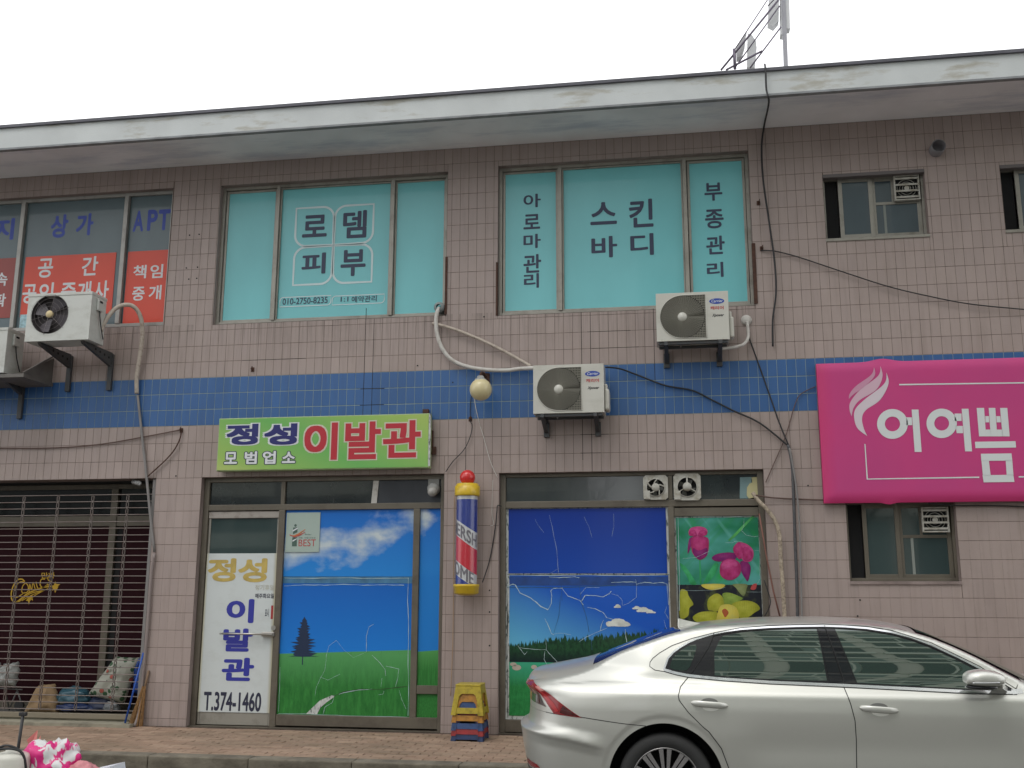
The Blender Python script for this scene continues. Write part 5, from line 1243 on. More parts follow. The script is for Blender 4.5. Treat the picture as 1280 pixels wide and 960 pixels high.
# ---------------------------------------------------------------- hoses, pipes and cables
def run(name,pts,r,m,label,cat,extra=None,n=8,sub=6):
    P=[tuple(at(*p)) for p in pts]; mb=MB(); mb.tube(P,r,n,sub); o=mb.build(name,m); return tag(o,label,cat)
run('drain_hose',[(126,414,.45),(133,399,.40),(144,386,.33),(157,381,.28),(168,384,.22),(176,397,.16),(178,418,.11),(175,445,.08),(171,470,.06),(171,492,.04)],.026,M_BEIGE,'thick beige insulated hose arching from the old air conditioner down the wall','hose')
run('conduit',[(172,494,.03),(177,540,.03),(183,594,.03),(188,645,.025),(193,690,.02)],.016,M_GREYC,'thin grey conduit slanting down from the blue band to the left pillar','conduit',sub=3)
run('conduit',[(193,692,.03),(189,720,.03),(184,790,.03),(178,850,.03),(174,890,.06),(168,908,.10)],.018,mat('pinkish_conduit',(.24,.20,.19),.7),'pinkish grey drain tube running down the edge of the left pillar to the pavement','drain tube',sub=3)
run('wall_wire',[(-20,560,.02),(60,560,.02),(120,556,.02),(175,547,.02),(227,537,.02)],.007,mat('brown_wire',(.10,.06,.05),.7),'thin brown wire sagging along the wall under the blue band at left','wire')
run('loose_wire',[(227,537,.02),(225,548,.03),(218,562,.03),(206,576,.03),(184,596,.03)],.008,M_RUST,'short knotted dark wire hanging from its hook left of the green sign','wire')
for (a,b_) in (((227,536),(228,541)),((218,558),(214,568))):
    pass
run('white_hose',[(549,385,.02),(546,392,.05),(545,404,.06),(547,420,.06),(553,436,.06),(565,450,.06),(583,458,.06),(606,462,.06),(632,463,.06),(650,461,.07),(668,460,.12)],.024,M_WHITEPVC,'white insulated pipe curving from the teal window corner to the lower air conditioner','pipe',n=12)
run('beige_hose',[(541,404,.02),(553,407,.05),(575,414,.05),(606,427,.05),(632,440,.05),(650,450,.05),(664,458,.09)],.018,M_BEIGE,'thin beige pipe sloping down to the lower air conditioner above the globe lamp','pipe')
p=at(549,384,.01); m_=MB(); m_.smooth=True; m_.lathe((p.x,0,p.z),[(.03,.05),(.055,.045),(.065,.01),(.065,-.1)],20,'y'); tag(m_.build('pipe_sleeve',mat('grey_sleeve',(.22,.25,.25),.6)),'grey pipe sleeve in the lower right corner of the first teal window','pipe sleeve')
run('black_cable',[(757,459,.20),(775,461,.08),(800,470,.04),(832,482,.03),(865,488,.03),(890,500,.03),(918,514,.03),(950,529,.03),(985,557,.03)],.010,M_CABLE,'black cable drooping right from the lower air conditioner across the blue band','cable')
run('cable_bundle',[(985,556,.03),(990,580,.04),(992,620,.04),(994,680,.04),(996,730,.04),(997,800,.04),(996,930,.04)],.017,mat('taped_bundle',(.07,.07,.075),.6,var=.3,vscale=20),'dark taped cable bundle running down the wall left of the pink banner','cable bundle')
run('grey_cable',[(987,560,.06),(994,600,.06),(999,650,.06),(1001,720,.06),(1003,800,.06),(1004,930,.06)],.010,M_GREYC,'slim grey cable beside the dark bundle left of the pink banner','cable')
p=at(933,400,.01); m_=MB(); m_.smooth=True; m_.lathe((p.x,-.002,p.z),[(0,.03),(.03,.028),(.055,.018),(.062,0)],24,'y'); tag(m_.build('pipe_rose',M_WHITEPVC),'round white wall cap where the pipe enters beside the higher air conditioner','wall cap')
run('white_hose',[(934,402,.05),(935,412,.06),(935,422,.07),(930,430,.12),(918,434,.2),(900,436,.25)],.018,M_WHITEPVC,'short white pipe bending under the higher air conditioner from the round cap','pipe',n=10)
run('black_cable',[(934,416,.05),(945,446,.03),(960,488,.03),(974,528,.03),(986,557,.03)],.008,M_CABLE,'black cable slanting from the round white cap down to the cable bundle','cable')
run('roof_cable',[(956,80,.97),(957,90,.99),(958,112,.98),(961,128,.92),(955,158,.10),(952,185,.05),(954,225,.04),(961,275,.04),(968,325,.04),(970,365,.05),(966,400,.05),(966,433,.04)],.0105,M_CABLE,'long black cable hanging from the roof edge down the pink wall','cable')
run('wall_wire',[(951,313,.02),(969,314,.03),(1000,322,.03),(1060,342,.04),(1110,358,.04),(1160,370,.04),(1220,381,.04),(1320,390,.04)],.007,M_CABLE,'black wire sloping right across the upper pink wall below the small window','wire')
run('thin_wire',[(1020,483,.02),(1002,492,.02),(994,505,.02),(982,545,.02),(968,578,.02),(957,603,.02)],.005,mat('brown_wire',(.1,.06,.05),.7),'hair thin wire from the pink banner down to the shopfront corner','wire')
run('wall_cable',[(945,619,.06),(965,622,.03),(1000,624,.02),(1031,625,.03)],.008,mat('brown_wire',(.1,.06,.05),.7),'short cable running from the shopfront corner to the pink banner','cable')
run('low_wire',[(1160,629,.06),(1195,632,.03),(1240,632,.03),(1300,634,.03)],.007,M_CABLE,'dark wire trailing out under the pink banner to the right','wire')
run('frayed_hose',[(941,616,.02),(948,626,.05),(958,636,.06),(968,650,.06),(974,668,.06),(976,700,.06),(979,740,.06),(981,790,.06),(982,930,.06)],.023,mat('frayed_insulation',(.36,.30,.23),.9,var=.3,vscale=35,dirt=(.12,.09,.07),dscale=(30,30,30),damt=.8,bump=1,bscale=60),'frayed beige insulated pipe coming out of the flower window corner','pipe',n=10)
run('angle_strip',[(949,642,.03),(957,690,.03),(967,740,.03),(976,775,.03)],.008,mat('brick_red_strip',(.20,.09,.07),.8),'thin brick red strip slanting down beside the flower window','strip',sub=1)
run('lamp_wire',[(600,472,.1),(591,489,.03),(588,505,.02),(588,525,.02),(590,532,.02),(588,545,.03),(580,562,.03),(566,577,.03),(557,590,.03)],.005,M_CABLE,'thin black wire hanging from the globe lamp to the shopfront corner','wire')
run('wire',[(591,489,.02),(597,520,.02),(605,548,.02),(613,577,.02),(622,597,.02)],.004,M_WHITEPVC,'thin white cord falling from the globe lamp towards the country window','cord')
run('pole_wire',[(627,633,.02),(622,632,.03),(621,640,.03),(619,660,.02),(612,700,.02),(603,728,.06)],.006,M_CABLE,'thin black wire looping beside the barber pole on its right','wire')
run('ground_wire',[(568,620,.02),(567,700,.02),(566,800,.02),(563,870,.02)],.004,mat('tan_wire',(.33,.22,.13),.7),'thin tan wire running straight down the pillar left of the barber pole','wire')
run('wire',[(616,600,.02),(615,640,.02),(617,655,.02),(613,657,.02)],.003,M_WHITEPVC,'very thin pale cord dangling right of the barber pole top','cord')
run('box_wire',[(955,725,.02),(963,752,.04),(956,770,.02)],.006,M_CABLE,'short black wire loop poking out beside the flower window','wire')

# ---------------------------------------------------------------- stack of plastic stools
sp=at(587,918,.42); scx=sp.x; scy=-.40
def stool(z,w_,h,m,label,th=.012,splay=.045):
    T=thing('plastic_stool',(scx,scy,z),label,'stool','stacked plastic stools by the pillar')
    a=w_/2; b_=a+splay; zt_=z+h
    m_=MB(); m_.bbox(scx-a-.004,scx+a+.004,scy-a-.004,scy+a+.004,zt_-.022,zt_,.008); m_.build('seat',m,T)
    m_=MB()
    for i in range(4):
        R_=Matrix.Rotation(i*pi/2,3,'Z'); c=Vector((scx,scy,0))
        def P(u,v,o=0):   # u along the side -1..1, v height 0..1
            k=b_+(a-b_)*v; return c+R_@Vector((u*k,-k-o,0))+Vector((0,0,z+(h-.02)*v))
        L=.30 # leg width fraction
        pts=[(-1,0),(-1+L,0),(-1+L+.03,.50),(-1+L+.10,.66),(-1+L+.25,.74),(1-L-.25,.74),(1-L-.10,.66),(1-L-.03,.50),(1-L,0),(1,0),(1,1),(-1,1)]
        tri=delaunay_2d_cdt([Vector(p) for p in pts],[],[list(range(12))],1,1e-6)
        V=[P(v.x,v.y) for v in tri[0]]; Vi=[P(v.x*.94,v.y,-.012) for v in tri[0]]
        m_.add(V,tri[2]); m_.add(Vi,[tuple(reversed(t)) for t in tri[2]])
        q=[P(*p) for p in pts]+[P(p[0]*.94,p[1],-.012) for p in pts]; m_.add(q,[(k,(k+1)%12,(k+1)%12+12,k+12) for k in range(12)])
        band=[(-1+L-.03,.06),(1-L+.03,.06),(1-L,.26),(-1+L,.26)]
        q=[P(*p) for p in band]+[P(p[0],p[1],-.010) for p in band]; m_.add(q,[(0,1,2,3),(7,6,5,4),(0,4,5,1),(1,5,6,2),(2,6,7,3),(3,7,4,0)])
        m_.bar(P(-1+L+.02,.44,.003),P(-1+L-.02,.0,.003),.006); m_.bar(P(1-L-.02,.44,.003),P(1-L+.02,.0,.003),.006)
    m_.build('leg_frame',m,T); return T
def pst(n,c): return mat(n,c,.45,coat=.15,var=.12,vscale=14,dirt=tuple(v*.35 for v in c),dscale=(18,18,18),damt=.7,dlo=.5,dhi=.7)
hs_=.30
for i,(nm,c,lab,z,wd_) in enumerate((('stool_navy',(.015,.035,.11),'navy plastic stool at the very bottom of the stool stack',0,.262),('stool_red',(.28,.02,.022),'red plastic stool second from the bottom of the stack',.052,.26),
   ('stool_blue',(.025,.06,.17),'blue plastic stool in the middle of the stool stack',.105,.258),('stool_orange',(.38,.17,.02),'orange plastic stool directly under the yellow one',.185,.255),('stool_yellow',(.38,.29,.018),'scuffed yellow plastic stool on top of the stack',.258,.266))):
    stool(z,wd_,hs_+(.012 if i==4 else 0),pst(nm,c),lab,splay=.042)

# ---------------------------------------------------------------- rooftop sign seen from behind
T=thing('rooftop_sign',(1.5,.5,SOF+.25),'back of white rooftop letters on a thin post and slanting rods','rooftop sign')
M_RW=mat('roof_sign_white',(.70,.71,.72),.5); M_RG=mat('roof_sign_grey',(.45,.45,.46),.5); M_RODD=mat('dark_rod',(.14,.12,.16),.5,metal=.5)
def R(x,y,d=-.5): return at(880+x/8,y/8,d)
m_=MB(); a=R(808,660);b_=R(785,-200); m_.bar((a.x,a.y,SOF+.24),b_,.05); m_.build('post',mat('post_grey',(.38,.38,.42),.5),T)
def rbox(pts,dep,m,nm):
    P=[R(*p) for p in pts]; n=len(P); mb=MB(); mb.add([tuple(p) for p in P]+[(p.x,p.y+dep,p.z) for p in P],[tuple(range(n)),tuple(reversed(range(n,2*n)))]+[(i,i+n,(i+1)%n+n,(i+1)%n) for i in range(n)]); mb.build(nm,m,T)
rbox([(765,-150),(765,345),(815,350),(818,285),(862,285),(850,-150)],.12,M_RW,'letter_back'); rbox([(655,-150),(640,230),(700,262),(748,205),(752,-150)],.12,M_RW,'letter_back')
rbox([(430,310),(320,470),(330,575),(375,560),(410,450),(415,350)],.12,M_RG,'letter_back'); rbox([(440,330),(430,670),(510,670),(528,480),(520,410),(480,350)],.12,M_RW,'letter_back')
for a,b_,r in (((640,-10),(310,490),.012),((745,0),(170,700),.022),((755,60),(300,690),.014),((770,270),(460,680),.016),((580,510),(220,700),.022),((300,490),(310,690),.03),((770,-80),(640,60),.012)):
    m_=MB(); m_.tube([R(*a,-.42),R(*b_,-.42)],r*.62,8,1); m_.build('rod',M_RODD,T)

# ---------------------------------------------------------------- hand cart with bags at the kerb
cy=-2.85; dd=2.85
T=thing('hand_cart',(at(22,940,dd).x,cy,ROADZ),'black trolley handle standing beside the pink and white bag at the kerb','trolley')
m_=MB(); a=at(29,892,dd); b_=at(22,940,dd); m_.tube([tuple(a),tuple(b_),(b_.x-.05,b_.y,ROADZ+.08)],.014,8,1); m_.build('handle_tube',M_BLACK,T); m_=MB(); m_.bbox(a.x-.035,a.x+.035,a.y-.016,a.y+.016,a.z-.02,a.z+.012,.006); m_.build('grip',M_BLACK,T)
m_=MB(); m_.bbox(b_.x-.3,b_.x+.2,cy-.2,cy+.15,ROADZ+.05,ROADZ+.07); m_.build('platform',M_BLACK,T)
for sx in (-.28,.18):
    m_=MB(); m_.smooth=True; m_.cyl((b_.x+sx,cy+.13,ROADZ+.055),.055,.035,'y',18); m_.build('wheel',M_BLACK,T)
def pinkbag():
    g=NG('pink_white_print_bag',rough=.5); geo=g.n('ShaderNodeNewGeometry'); v=g.n('ShaderNodeTexVoronoi',{'Vector':geo.outputs['Position'],'Scale':8.5}); s_=g.n('ShaderNodeSeparateColor',{0:v.outputs['Color']})
    c=g.mix(g.step(g.noise(geo.outputs['Position'],1,(9,9,5),3,.5),.49,.52),(.60,.60,.60),(.60,.012,.18)); g.base(c); return g.m
p=at(65,958,2.95); o_=bag('printed_shopping_bag',(p.x+.02,-2.95,ROADZ+.13),(.235,.17,.24),pinkbag(),'crumpled magenta and white printed bag beside the black trolley handle','bag',31,.42,.55)
p=at(18,965,3.05)
T=thing('white_canister',(p.x,-3.1,ROADZ),'white plastic canister with black straps in front of the trolley handle','canister')
m_=MB(); m_.smooth=True; m_.lathe((p.x,-3.1,ROADZ),[(0,0),(.15,.0),(.16,.03),(.16,.24),(.145,.275),(.06,.295),(.055,.31),(0,.312)],28); m_.build('body',mat('off_white_plastic',(.55,.54,.48),.4),T)
m_=MB(); 
for r_,dx in ((.012,-.03),(.01,.02)):
    m_.tube([(p.x-.15,-3.15,ROADZ+.10+dx),(p.x-.12,-3.22,ROADZ+.28),(p.x+.0,-3.2,ROADZ+.345+dx*.5),(p.x+.13,-3.16,ROADZ+.29),(p.x+.165,-3.12,ROADZ+.10)],r_,8)
m_.build('strap',M_BLACK,T)
p=at(40,925,2.9); m_=MB()
pk=[(p.x-.03,-2.88,ROADZ+.30),(p.x+.02,-2.86,ROADZ+.44),(p.x+.035,-2.88,ROADZ+.33),(p.x+.06,-2.87,ROADZ+.40),(p.x+.08,-2.9,ROADZ+.29),(p.x-.05,-2.9,ROADZ+.36)]
m_.add(pk+[(q[0]+.01,q[1]-.02,q[2]-.02) for q in pk],[(0,1,2),(2,3,4),(0,2,4),(5,1,0),(6,8,7),(8,10,9)]); tag(m_.build('coral_ribbon',mat('coral_cloth',(.60,.20,.18),.6)),'coral ribbon tip sticking up out of the magenta printed bag','ribbon')
p=at(100,962,3.0); bag('pink_towel',(p.x+.02,-3.0,ROADZ+.10),(.17,.12,.10),mat('dusty_pink_cloth',(.50,.20,.22),.8,var=.15,vscale=20),'folded dusty pink towel lying right of the magenta printed bag','towel',41,.3,.6)
p=at(130,958,3.0); m_=MB(); Rr=Matrix.Rotation(-.22,3,'Y')
m_.box(p.x-.12,p.x+.13,-3.1,-2.86,ROADZ+.06,ROADZ+.17,rot=(Rr,Vector((p.x,-3,ROADZ+.1)))); tag(m_.build('white_box',mat('white_card',(.66,.68,.74),.6)),'white cardboard box lying right of the dusty pink towel','box')

for (px,py,lab) in ((948,254,'tiny rusty wall hook beside the hanging roof cable'),(227,538,'tiny rusty wall hook holding the end of the brown wire'),(316,462,'tiny rusty nail plate in the wall above the green sign'),(952,311,'tiny rusty wall hook where the sloping wire starts'),(588,524,'tiny dark wall hook below the globe lamp')):
    p=at(px,py,0); m_=MB(); m_.bar((p.x,.0,p.z),(p.x,-.05,p.z+.004),.012); m_.bbox(p.x-.02,p.x+.02,-.008,-.001,p.z-.028,p.z+.028,.002); m_.bar((p.x,-.048,p.z-.002),(p.x+.012,-.05,p.z+.03),.010); tag(m_.build('wall_hook',M_RUST),lab,'wall hook')
# ---------------------------------------------------------------- parked car (X forward from the rear wheel, Z above the road)
CW=Vector((-.1275,-3.03,ROADZ))
CAR=thing('parked_car',tuple(CW),'champagne silver sedan parked along the kerb in front of the shops','car')
def smooth(t): t=max(0,min(1,t)); return t*t*(3-2*t)
def lerp_tab(T,x):
    if x<=T[0][0]: return T[0][1]
    for (a,u),(b,v) in zip(T,T[1:]):
        if x<=b: return u+(v-u)*(x-a)/(b-a)
    return T[-1][1]
def cr_tab(T):
    """smooth table (monotone cubic)"""
    xs=[p[0] for p in T]; ys=[p[1] for p in T]; n=len(T); d=[(ys[i+1]-ys[i])/(xs[i+1]-xs[i]) for i in range(n-1)]
    m=[d[0]]+[0 if d[i-1]*d[i]<=0 else 2*d[i-1]*d[i]/(d[i-1]+d[i]) for i in range(1,n-1)]+[d[-1]]
    def f(x):
        if x<=xs[0]: return ys[0]
        if x>=xs[-1]: return ys[-1]
        for i in range(n-1):
            if x<=xs[i+1]:
                h=xs[i+1]-xs[i]; t=(x-xs[i])/h; t2=t*t;t3=t2*t
                return (2*t3-3*t2+1)*ys[i]+(t3-2*t2+t)*h*m[i]+(-2*t3+3*t2)*ys[i+1]+(t3-t2)*h*m[i+1]
    return f
Pc=cr_tab([(.15,.865),(.25,.895),(.40,.918),(.55,.930),(.70,.9375),(.82,.936),(.90,.928),(.935,.922),(.97,.900),(1.02,.868),(1.06,.845),(1.20,.787),(1.35,.710),(1.42,.665),(1.50,.60)])
Pr=cr_tab([(.15,.865),(.25,.895),(.40,.918),(.55,.930),(.70,.935),(.82,.930),(.90,.918),(.95,.900),(.985,.870),(1.01,.835),(1.05,.775),(1.09,.715),(1.13,.66),(1.3,.60),(1.5,.5)])
Eb=cr_tab([(.15,-1.02),(.45,-1.10),(.62,-1.125),(.655,-1.125),(.70,-1.065),(.80,-1.055),(.90,-1.055),(.96,-1.09),(.99,-1.085),(1.04,-1.04),(1.15,-.95)])
Ef=cr_tab([(.15,3.72),(.40,3.84),(.60,3.83),(.75,3.76),(.85,3.62),(.95,3.4),(1.1,3.2)])
RL=cr_tab([(-1.04,.985),(-.95,1.003),(-.80,1.032),(-.60,1.078),(-.50,1.118),(-.30,1.218),(-.10,1.292),(.10,1.355),(.30,1.395),(.55,1.415),(.80,1.427),(1.15,1.432),(1.45,1.421),(1.65,1.398),(1.85,1.345),(2.10,1.235),(2.35,1.095),(2.52,1.01),(2.7,.975),(3.1,.93),(3.5,.83),(3.8,.72)])
CL=cr_tab([(-1.10,1.00),(-1.02,1.050),(-.96,1.062),(-.80,1.092),(-.62,1.128),(-.40,1.205),(-.15,1.295),(.10,1.372),(.30,1.408),(.55,1.436),(.85,1.455),(1.24,1.460),(1.55,1.446),(1.75,1.415),(1.95,1.345),(2.25,1.22),(2.6,1.06),(2.85,1.02),(3.2,.97),(3.5,.89),(3.8,.76)])
XS=-.38; XF=3.1; PP,QQ=4.2,2.1; WU=1.45
def S2(X,Z):
    t=smooth((X+.62)/.55); h=Pr(Z)*(1-t)+Pc(Z)*t
    if X>2.4:
        k=smooth((X-2.4)/.4); hh=Pr(min(Z,1.02)); h=h*(1-k)+hh*k
    return h
def surf(u,Z,off=0.0):
    """u runs along the side; before XS and after XF it turns round the corner to the centre line"""
    if u<XS:
        sv=min((XS-u)/WU,.9999); L=XS-Eb(Z); fv=1-(1-sv)**2; X=XS-L*fv; Y=S2(X,Z)*max(1-fv**PP,0)**(1/QQ)
    elif u>XF:
        sv=min((u-XF)/WU,.9999); L=Ef(Z)-XF; fv=1-(1-sv)**2; X=XF+L*fv; Y=S2(X,Z)*max(1-fv**PP,0)**(1/QQ)
    else: X=u; Y=S2(u,Z)
    # details pressed into the side
    d=0
    if u<XF:
        zc=lerp_tab([(-1.1,.955),(-.82,.985),(-.515,1.009),(-.083,1.021),(.2,1.015),(.591,.986),(.8,.972)],X)
        mk=smooth((X+1.0)/.25)*smooth((.62-X)/.5)
        d-= .007*mk*smooth((Z-zc+.008)/.016)*smooth((zc+.07-Z)/.065)
        # bumper ridge with the step below it
        zr_=lerp_tab([(-1.1,.665),(-.98,.657),(-.683,.625),(-.418,.572)],X); mk=smooth((-.38-X)/.16)
        d+= .018*mk*(smooth((Z-zr_+.085)/.085) if Z<zr_ else 1-smooth((Z-zr_)/.09)) - .010*mk*smooth((zr_-Z)/.030)
        # scoop in the doors
        mk=smooth((X-.45)/.3)*smooth((2.6-X)/.4); d-= .012*mk*math.exp(-((Z-.60-.02*X)/.13)**2)
        mk=smooth((X-.5)/.3)*smooth((2.7-X)/.4); d+=.014*mk*math.exp(-((Z-.30)/.07)**2)
    # lips round the wheel arches
    for cx in (0.0,2.885):
        r=math.hypot(X-cx,Z-.345)
        if r<.47: d-=.006*(1-smooth((r-.425)/.040)) 
    e=RL(X)-Z
    if e<.024: d-=.030*((.024-max(e,-.01))/.024)**2
    k=1.0 if (XS<=u<=XF) else max(1-sv**3,0)**.6
    return Vector((X-(0 if XS<=u<=XF else (d+off)*(1-k)*(1 if u<XS else -1)),Y+(d+off)*k if Y>.0 else Y,Z))
def toU(X,Z):
    if X<XS: L=XS-Eb(Z); return XS-WU*(1-math.sqrt(max(0,1-(XS-X)/L)))
    if X>XF: L=Ef(Z)-XF; return XF+WU*(1-math.sqrt(max(0,1-(X-XF)/L)))
    return X
UR=XS-WU*.999; UF=XF+WU*.999
def nrm(u,Z,off):
    e=.004; a=surf(u+e,Z,off)-surf(u-e,Z,off); b=surf(u,Z+e,off)-surf(u,Z-e,off); n=a.cross(b)
    n=-n if n.length>0 else Vector((0,-1,0)); n.normalize(); return n  # X+ x Z+ = -Y ; near side handled below
def panel(name,polyU,m,off=0.0,sp=.014,parent=CAR,mirror=True,zc=None,raw=False,one=False):
    """polygon in (u,Z) laid on the body side, mirrored to the far side too"""
    P=[]; n=len(polyU)
    for i in range(n):
        a=Vector(polyU[i]); b=Vector(polyU[(i+1)%n]); k=max(1,int((b-a).length/sp))
        for q in range(k): P.append(a.lerp(b,q/k))
    nb=len(P); x0=min(p.x for p in P);x1=max(p.x for p in P);z0=min(p.y for p in P);z1=max(p.y for p in P)
    def dist_ok(v):
        return all((v-p).length>sp*.45 for p in P)
    inner=[]; nx=max(1,int((x1-x0)/sp)); nz=max(1,int((z1-z0)/sp))
    cell={}
    for p in P: cell.setdefault((int(p.x//sp),int(p.y//sp)),[]).append(p)
    for i in range(nx+1):
        for j in range(nz+1):
            v=Vector((x0+i*sp+(sp*.5 if j%2 else 0),z0+j*sp)); c=(int(v.x//sp),int(v.y//sp))
            if any((v-p).length<sp*.5 for di in (-1,0,1) for dj in (-1,0,1) for p in cell.get((c[0]+di,c[1]+dj),())): continue
            inner.append(v)
    r=delaunay_2d_cdt(P+inner,[],[list(range(nb))],1,1e-6)
    V=r[0]; T=r[2]
    for sd in (1,-1):
        out=[];N=[];F=[];o=0
        for v in V:
            p=surf(v.x,v.y,off); nn=nrm(v.x,v.y,off)
            # near side: local -Y
            out.append(CW+Vector((p.x,-p.y*sd,p.z))); nn=Vector((nn.x,nn.y,nn.z)); 
            if nn.y<0: nn=nn
            N.append((nn.x,-abs(nn.y)*sd,nn.z))
        for t in T:
            F.append(tuple(o+i for i in t) if sd==1 else tuple(o+i for i in reversed(t)))
        mb=MB(); mb.smooth=True; mb.add(out,F); ob=mb.build(name,m,parent); ob.data.normals_split_custom_set_from_vertices(N)
    return ob
def ribbon(name,pts,w_,m,off,parent=CAR,taper=False,sp=.02):
    """strip along a path in (u,Z), flat on the body"""
    P=[]
    for i in range(len(pts)-1):
        a=Vector(pts[i]);b=Vector(pts[i+1]);k=max(1,int((b-a).length/sp)); P+=[a.lerp(b,q/k) for q in range(k)]
    P.append(Vector(pts[-1])); n=len(P); A=[];Bq=[]
    for i in range(n):
        t=(P[min(i+1,n-1)]-P[max(i-1,0)]).normalized(); nn=Vector((-t.y,t.x)); ww=w_/2*(1 if not taper else max(.15,1-abs(2*i/(n-1)-1)**4))
        A.append(P[i]+nn*ww); Bq.append(P[i]-nn*ww)
    for sd in (1,-1):
        vs=[]; mb=MB(); mb.smooth=True
        for L in (A,Bq):
            for v in L: p=surf(v.x,v.y,off); vs.append(CW+Vector((p.x,-p.y*sd,p.z)))
        mb.add(vs,[((i,i+1,i+1+n,i+n) if sd<0 else (i,i+n,i+1+n,i+1)) for i in range(n-1)]); ob=mb.build(name,m,parent)
    return ob
g=NG('champagne_silver_paint',rough=.45,metal=.82,coat=.55,coat_rough=.04); geo=g.n('ShaderNodeNewGeometry')
g.base(g.mix(g.noise(geo.outputs['Position'],900,(1,1,1),1),(.54,.54,.50),(.60,.60,.555))); M_CAR=g.m
M_GLS=mat('privacy_glass',(.010,.020,.015),.02,spec=1.0,coat=1,coat_rough=.005); MATS['privacy_glass'].node_tree.nodes['Principled BSDF'].inputs['Coat IOR'].default_value=1.85; MATS['privacy_glass'].node_tree.nodes['Principled BSDF'].inputs['Coat Tint'].default_value=(.75,1,.85,1); M_GBK=mat('gloss_black_trim',(.008,.008,.010),.2,coat=.3,spec=.3)
M_CHR=mat('chrome_trim',(.75,.76,.78),.12,metal=1); M_SEAM=mat('seam_black',(.008,.008,.008),.8)
M_TL=mat('tail_lamp_red',(.22,.004,.008),.25,coat=.35); M_TLD=mat('tail_lamp_dark',(.06,.004,.006),.08,coat=1); M_TLL=mat('tail_lamp_bright',(.36,.008,.010),.3,coat=.2); M_SMK=mat('smoked_lens',(.10,.085,.08),.1,coat=1)
M_UND=mat('underbody',(.012,.012,.012),.9)
U=lambda L:[(toU(x,z),z) for x,z in L]
def arc(cx,r,a0,a1,n=24,cz=.345): return [(cx+r*cos(rad(a0+(a1-a0)*i/n)),cz+r*sin(rad(a0+(a1-a0)*i/n))) for i in range(n+1)]
gapZ=[(-.582,.774),(-.45,.756),(-.284,.736),(-.13,.724)]
BELT=[(0.005,1.102),(.09,1.080),(.181,1.064),(.40,1.046),(.733,1.030),(1.234,1.017),(2.05,.990),(2.36,.990)]
DLO=[(.005,1.102),(.035,1.179),(.075,1.222),(.124,1.256),(.18,1.288),(.242,1.315),(.36,1.350),(.46,1.370),(.566,1.386),(.769,1.401),(.96,1.409),(1.153,1.413),(1.30,1.409),(1.449,1.399),(1.612,1.374),(1.74,1.340),(1.869,1.290),(2.02,1.215),(2.155,1.141),(2.353,1.002)]
rail=lambda xs:[(x,RL(x)-.0) for x in xs]
ZB=.20
RD=[(.185,1.064),(.119,.99),(.102,.93),(.108,.90),(.17,.82),(.268,.725),(.306,.695),(.387,.586),(.433,.455),(.452,.36),(.46,.27)]   # rear door leading cut
FD=[(1.235,1.017),(1.27,.893),(1.290,.79),(1.292,.66),(1.284,.479),(1.27,.27)]
FF=[(2.41,.985),(2.44,.90),(2.46,.75),(2.45,.5),(2.41,.27)]
a0=math.degrees(math.asin((.724-.345)/.40)); 
# bumper (below the gap) and quarter panel (above)
bump_=[(UR,ZB),(UR,.80),(toU(-.95,.80),.80),(toU(-.852,.79),.792)]+U(gapZ)+U(arc(0,.40,180-a0,180+21,20))+[(toU(-.37,ZB),ZB)]
panel('rear_bumper',bump_,M_CAR,0)
xs_=[-.45+i*.05 for i in range(17)]
quarter=[(UR,.802),(UR,.985)]+[(u,.985) for u in (UR+.1,)]+U([(x,RL(x)) for x in (-1.04,-1.0,-.95,-.9,-.8,-.7,-.6,-.5)])+U([(x,RL(x)) for x in xs_])+[(.36,RL(.36)),(.566,RL(.566)),(.769,RL(.769)),(1.0,RL(1.0)),(1.153,RL(1.153)),(1.3,RL(1.3)),(1.449,RL(1.449)),(1.612,RL(1.612)),(1.74,RL(1.74)),(1.869,RL(1.869)),(2.02,RL(2.02)),(2.155,RL(2.155)),(2.3,RL(2.3)),(2.40,RL(2.40))]
quarter+= [(2.353,1.002)]+[p for p in reversed(DLO)][1:]+[(.09,1.080),(.181,1.064)]+RD[1:]+[(.46,ZB)]+[(.375,ZB)]+U(arc(0,.40,-20,180-a0,40))+[(x,z+.0015) for x,z in reversed(U(gapZ)[:-1])]+[(toU(-.852,.79),.794),(toU(-.95,.80),.802)]
panel('body_side',quarter,M_CAR,0)
rd=RD+[(.47,.27)]+[(.8,.27),(1.1,.27)]+list(reversed(FD))+[(.733,1.030),(.40,1.046)]
panel('rear_door',[RD[0]]+RD[1:]+[(.8,.27),(1.1,.27)]+list(reversed(FD))+[(.733,1.030),(.40,1.046)],M_CAR,0)
panel('front_door',FD+[(1.7,.27)]+list(reversed(FF))+[(2.36,.990),(2.05,.990)],M_CAR,0)
fend=[(2.41,.27),(2.45,.5),(2.46,.75),(2.44,.90),(2.41,.985),(2.36,1.0),(2.40,RL(2.40))]+[(x,RL(x)) for x in (2.52,2.7,2.9,3.1)]+U([(3.25,RL(3.25)),(3.45,RL(3.45)),(3.55,RL(3.55))])+[(UF-.2,.80),(UF,.76),(UF,ZB),(toU(3.5,ZB),ZB),(3.26,ZB)]+arc(2.885,.40,-20,200,40)+[(2.51,ZB),(2.41,ZB)]
panel('front_fender',fend,M_CAR,0,.03)
panel('rocker',[(.46,ZB),(2.41,ZB),(2.41,.27),(.46,.27)],M_CAR,-.006,.03)
dlo=DLO[:-1]+[(2.353,1.002)]+list(reversed(BELT[1:]))
panel('window_surround',dlo,M_GBK,-.004,.02)
panel('quarter_glass',[(.045,1.118),(.068,1.180),(.11,1.222),(.155,1.25),(.200,1.270),(.235,1.275),(.243,1.26),(.225,1.20),(.19,1.125),(.165,1.098),(.13,1.094),(.07,1.104)],M_GLS,-.0015,.015)
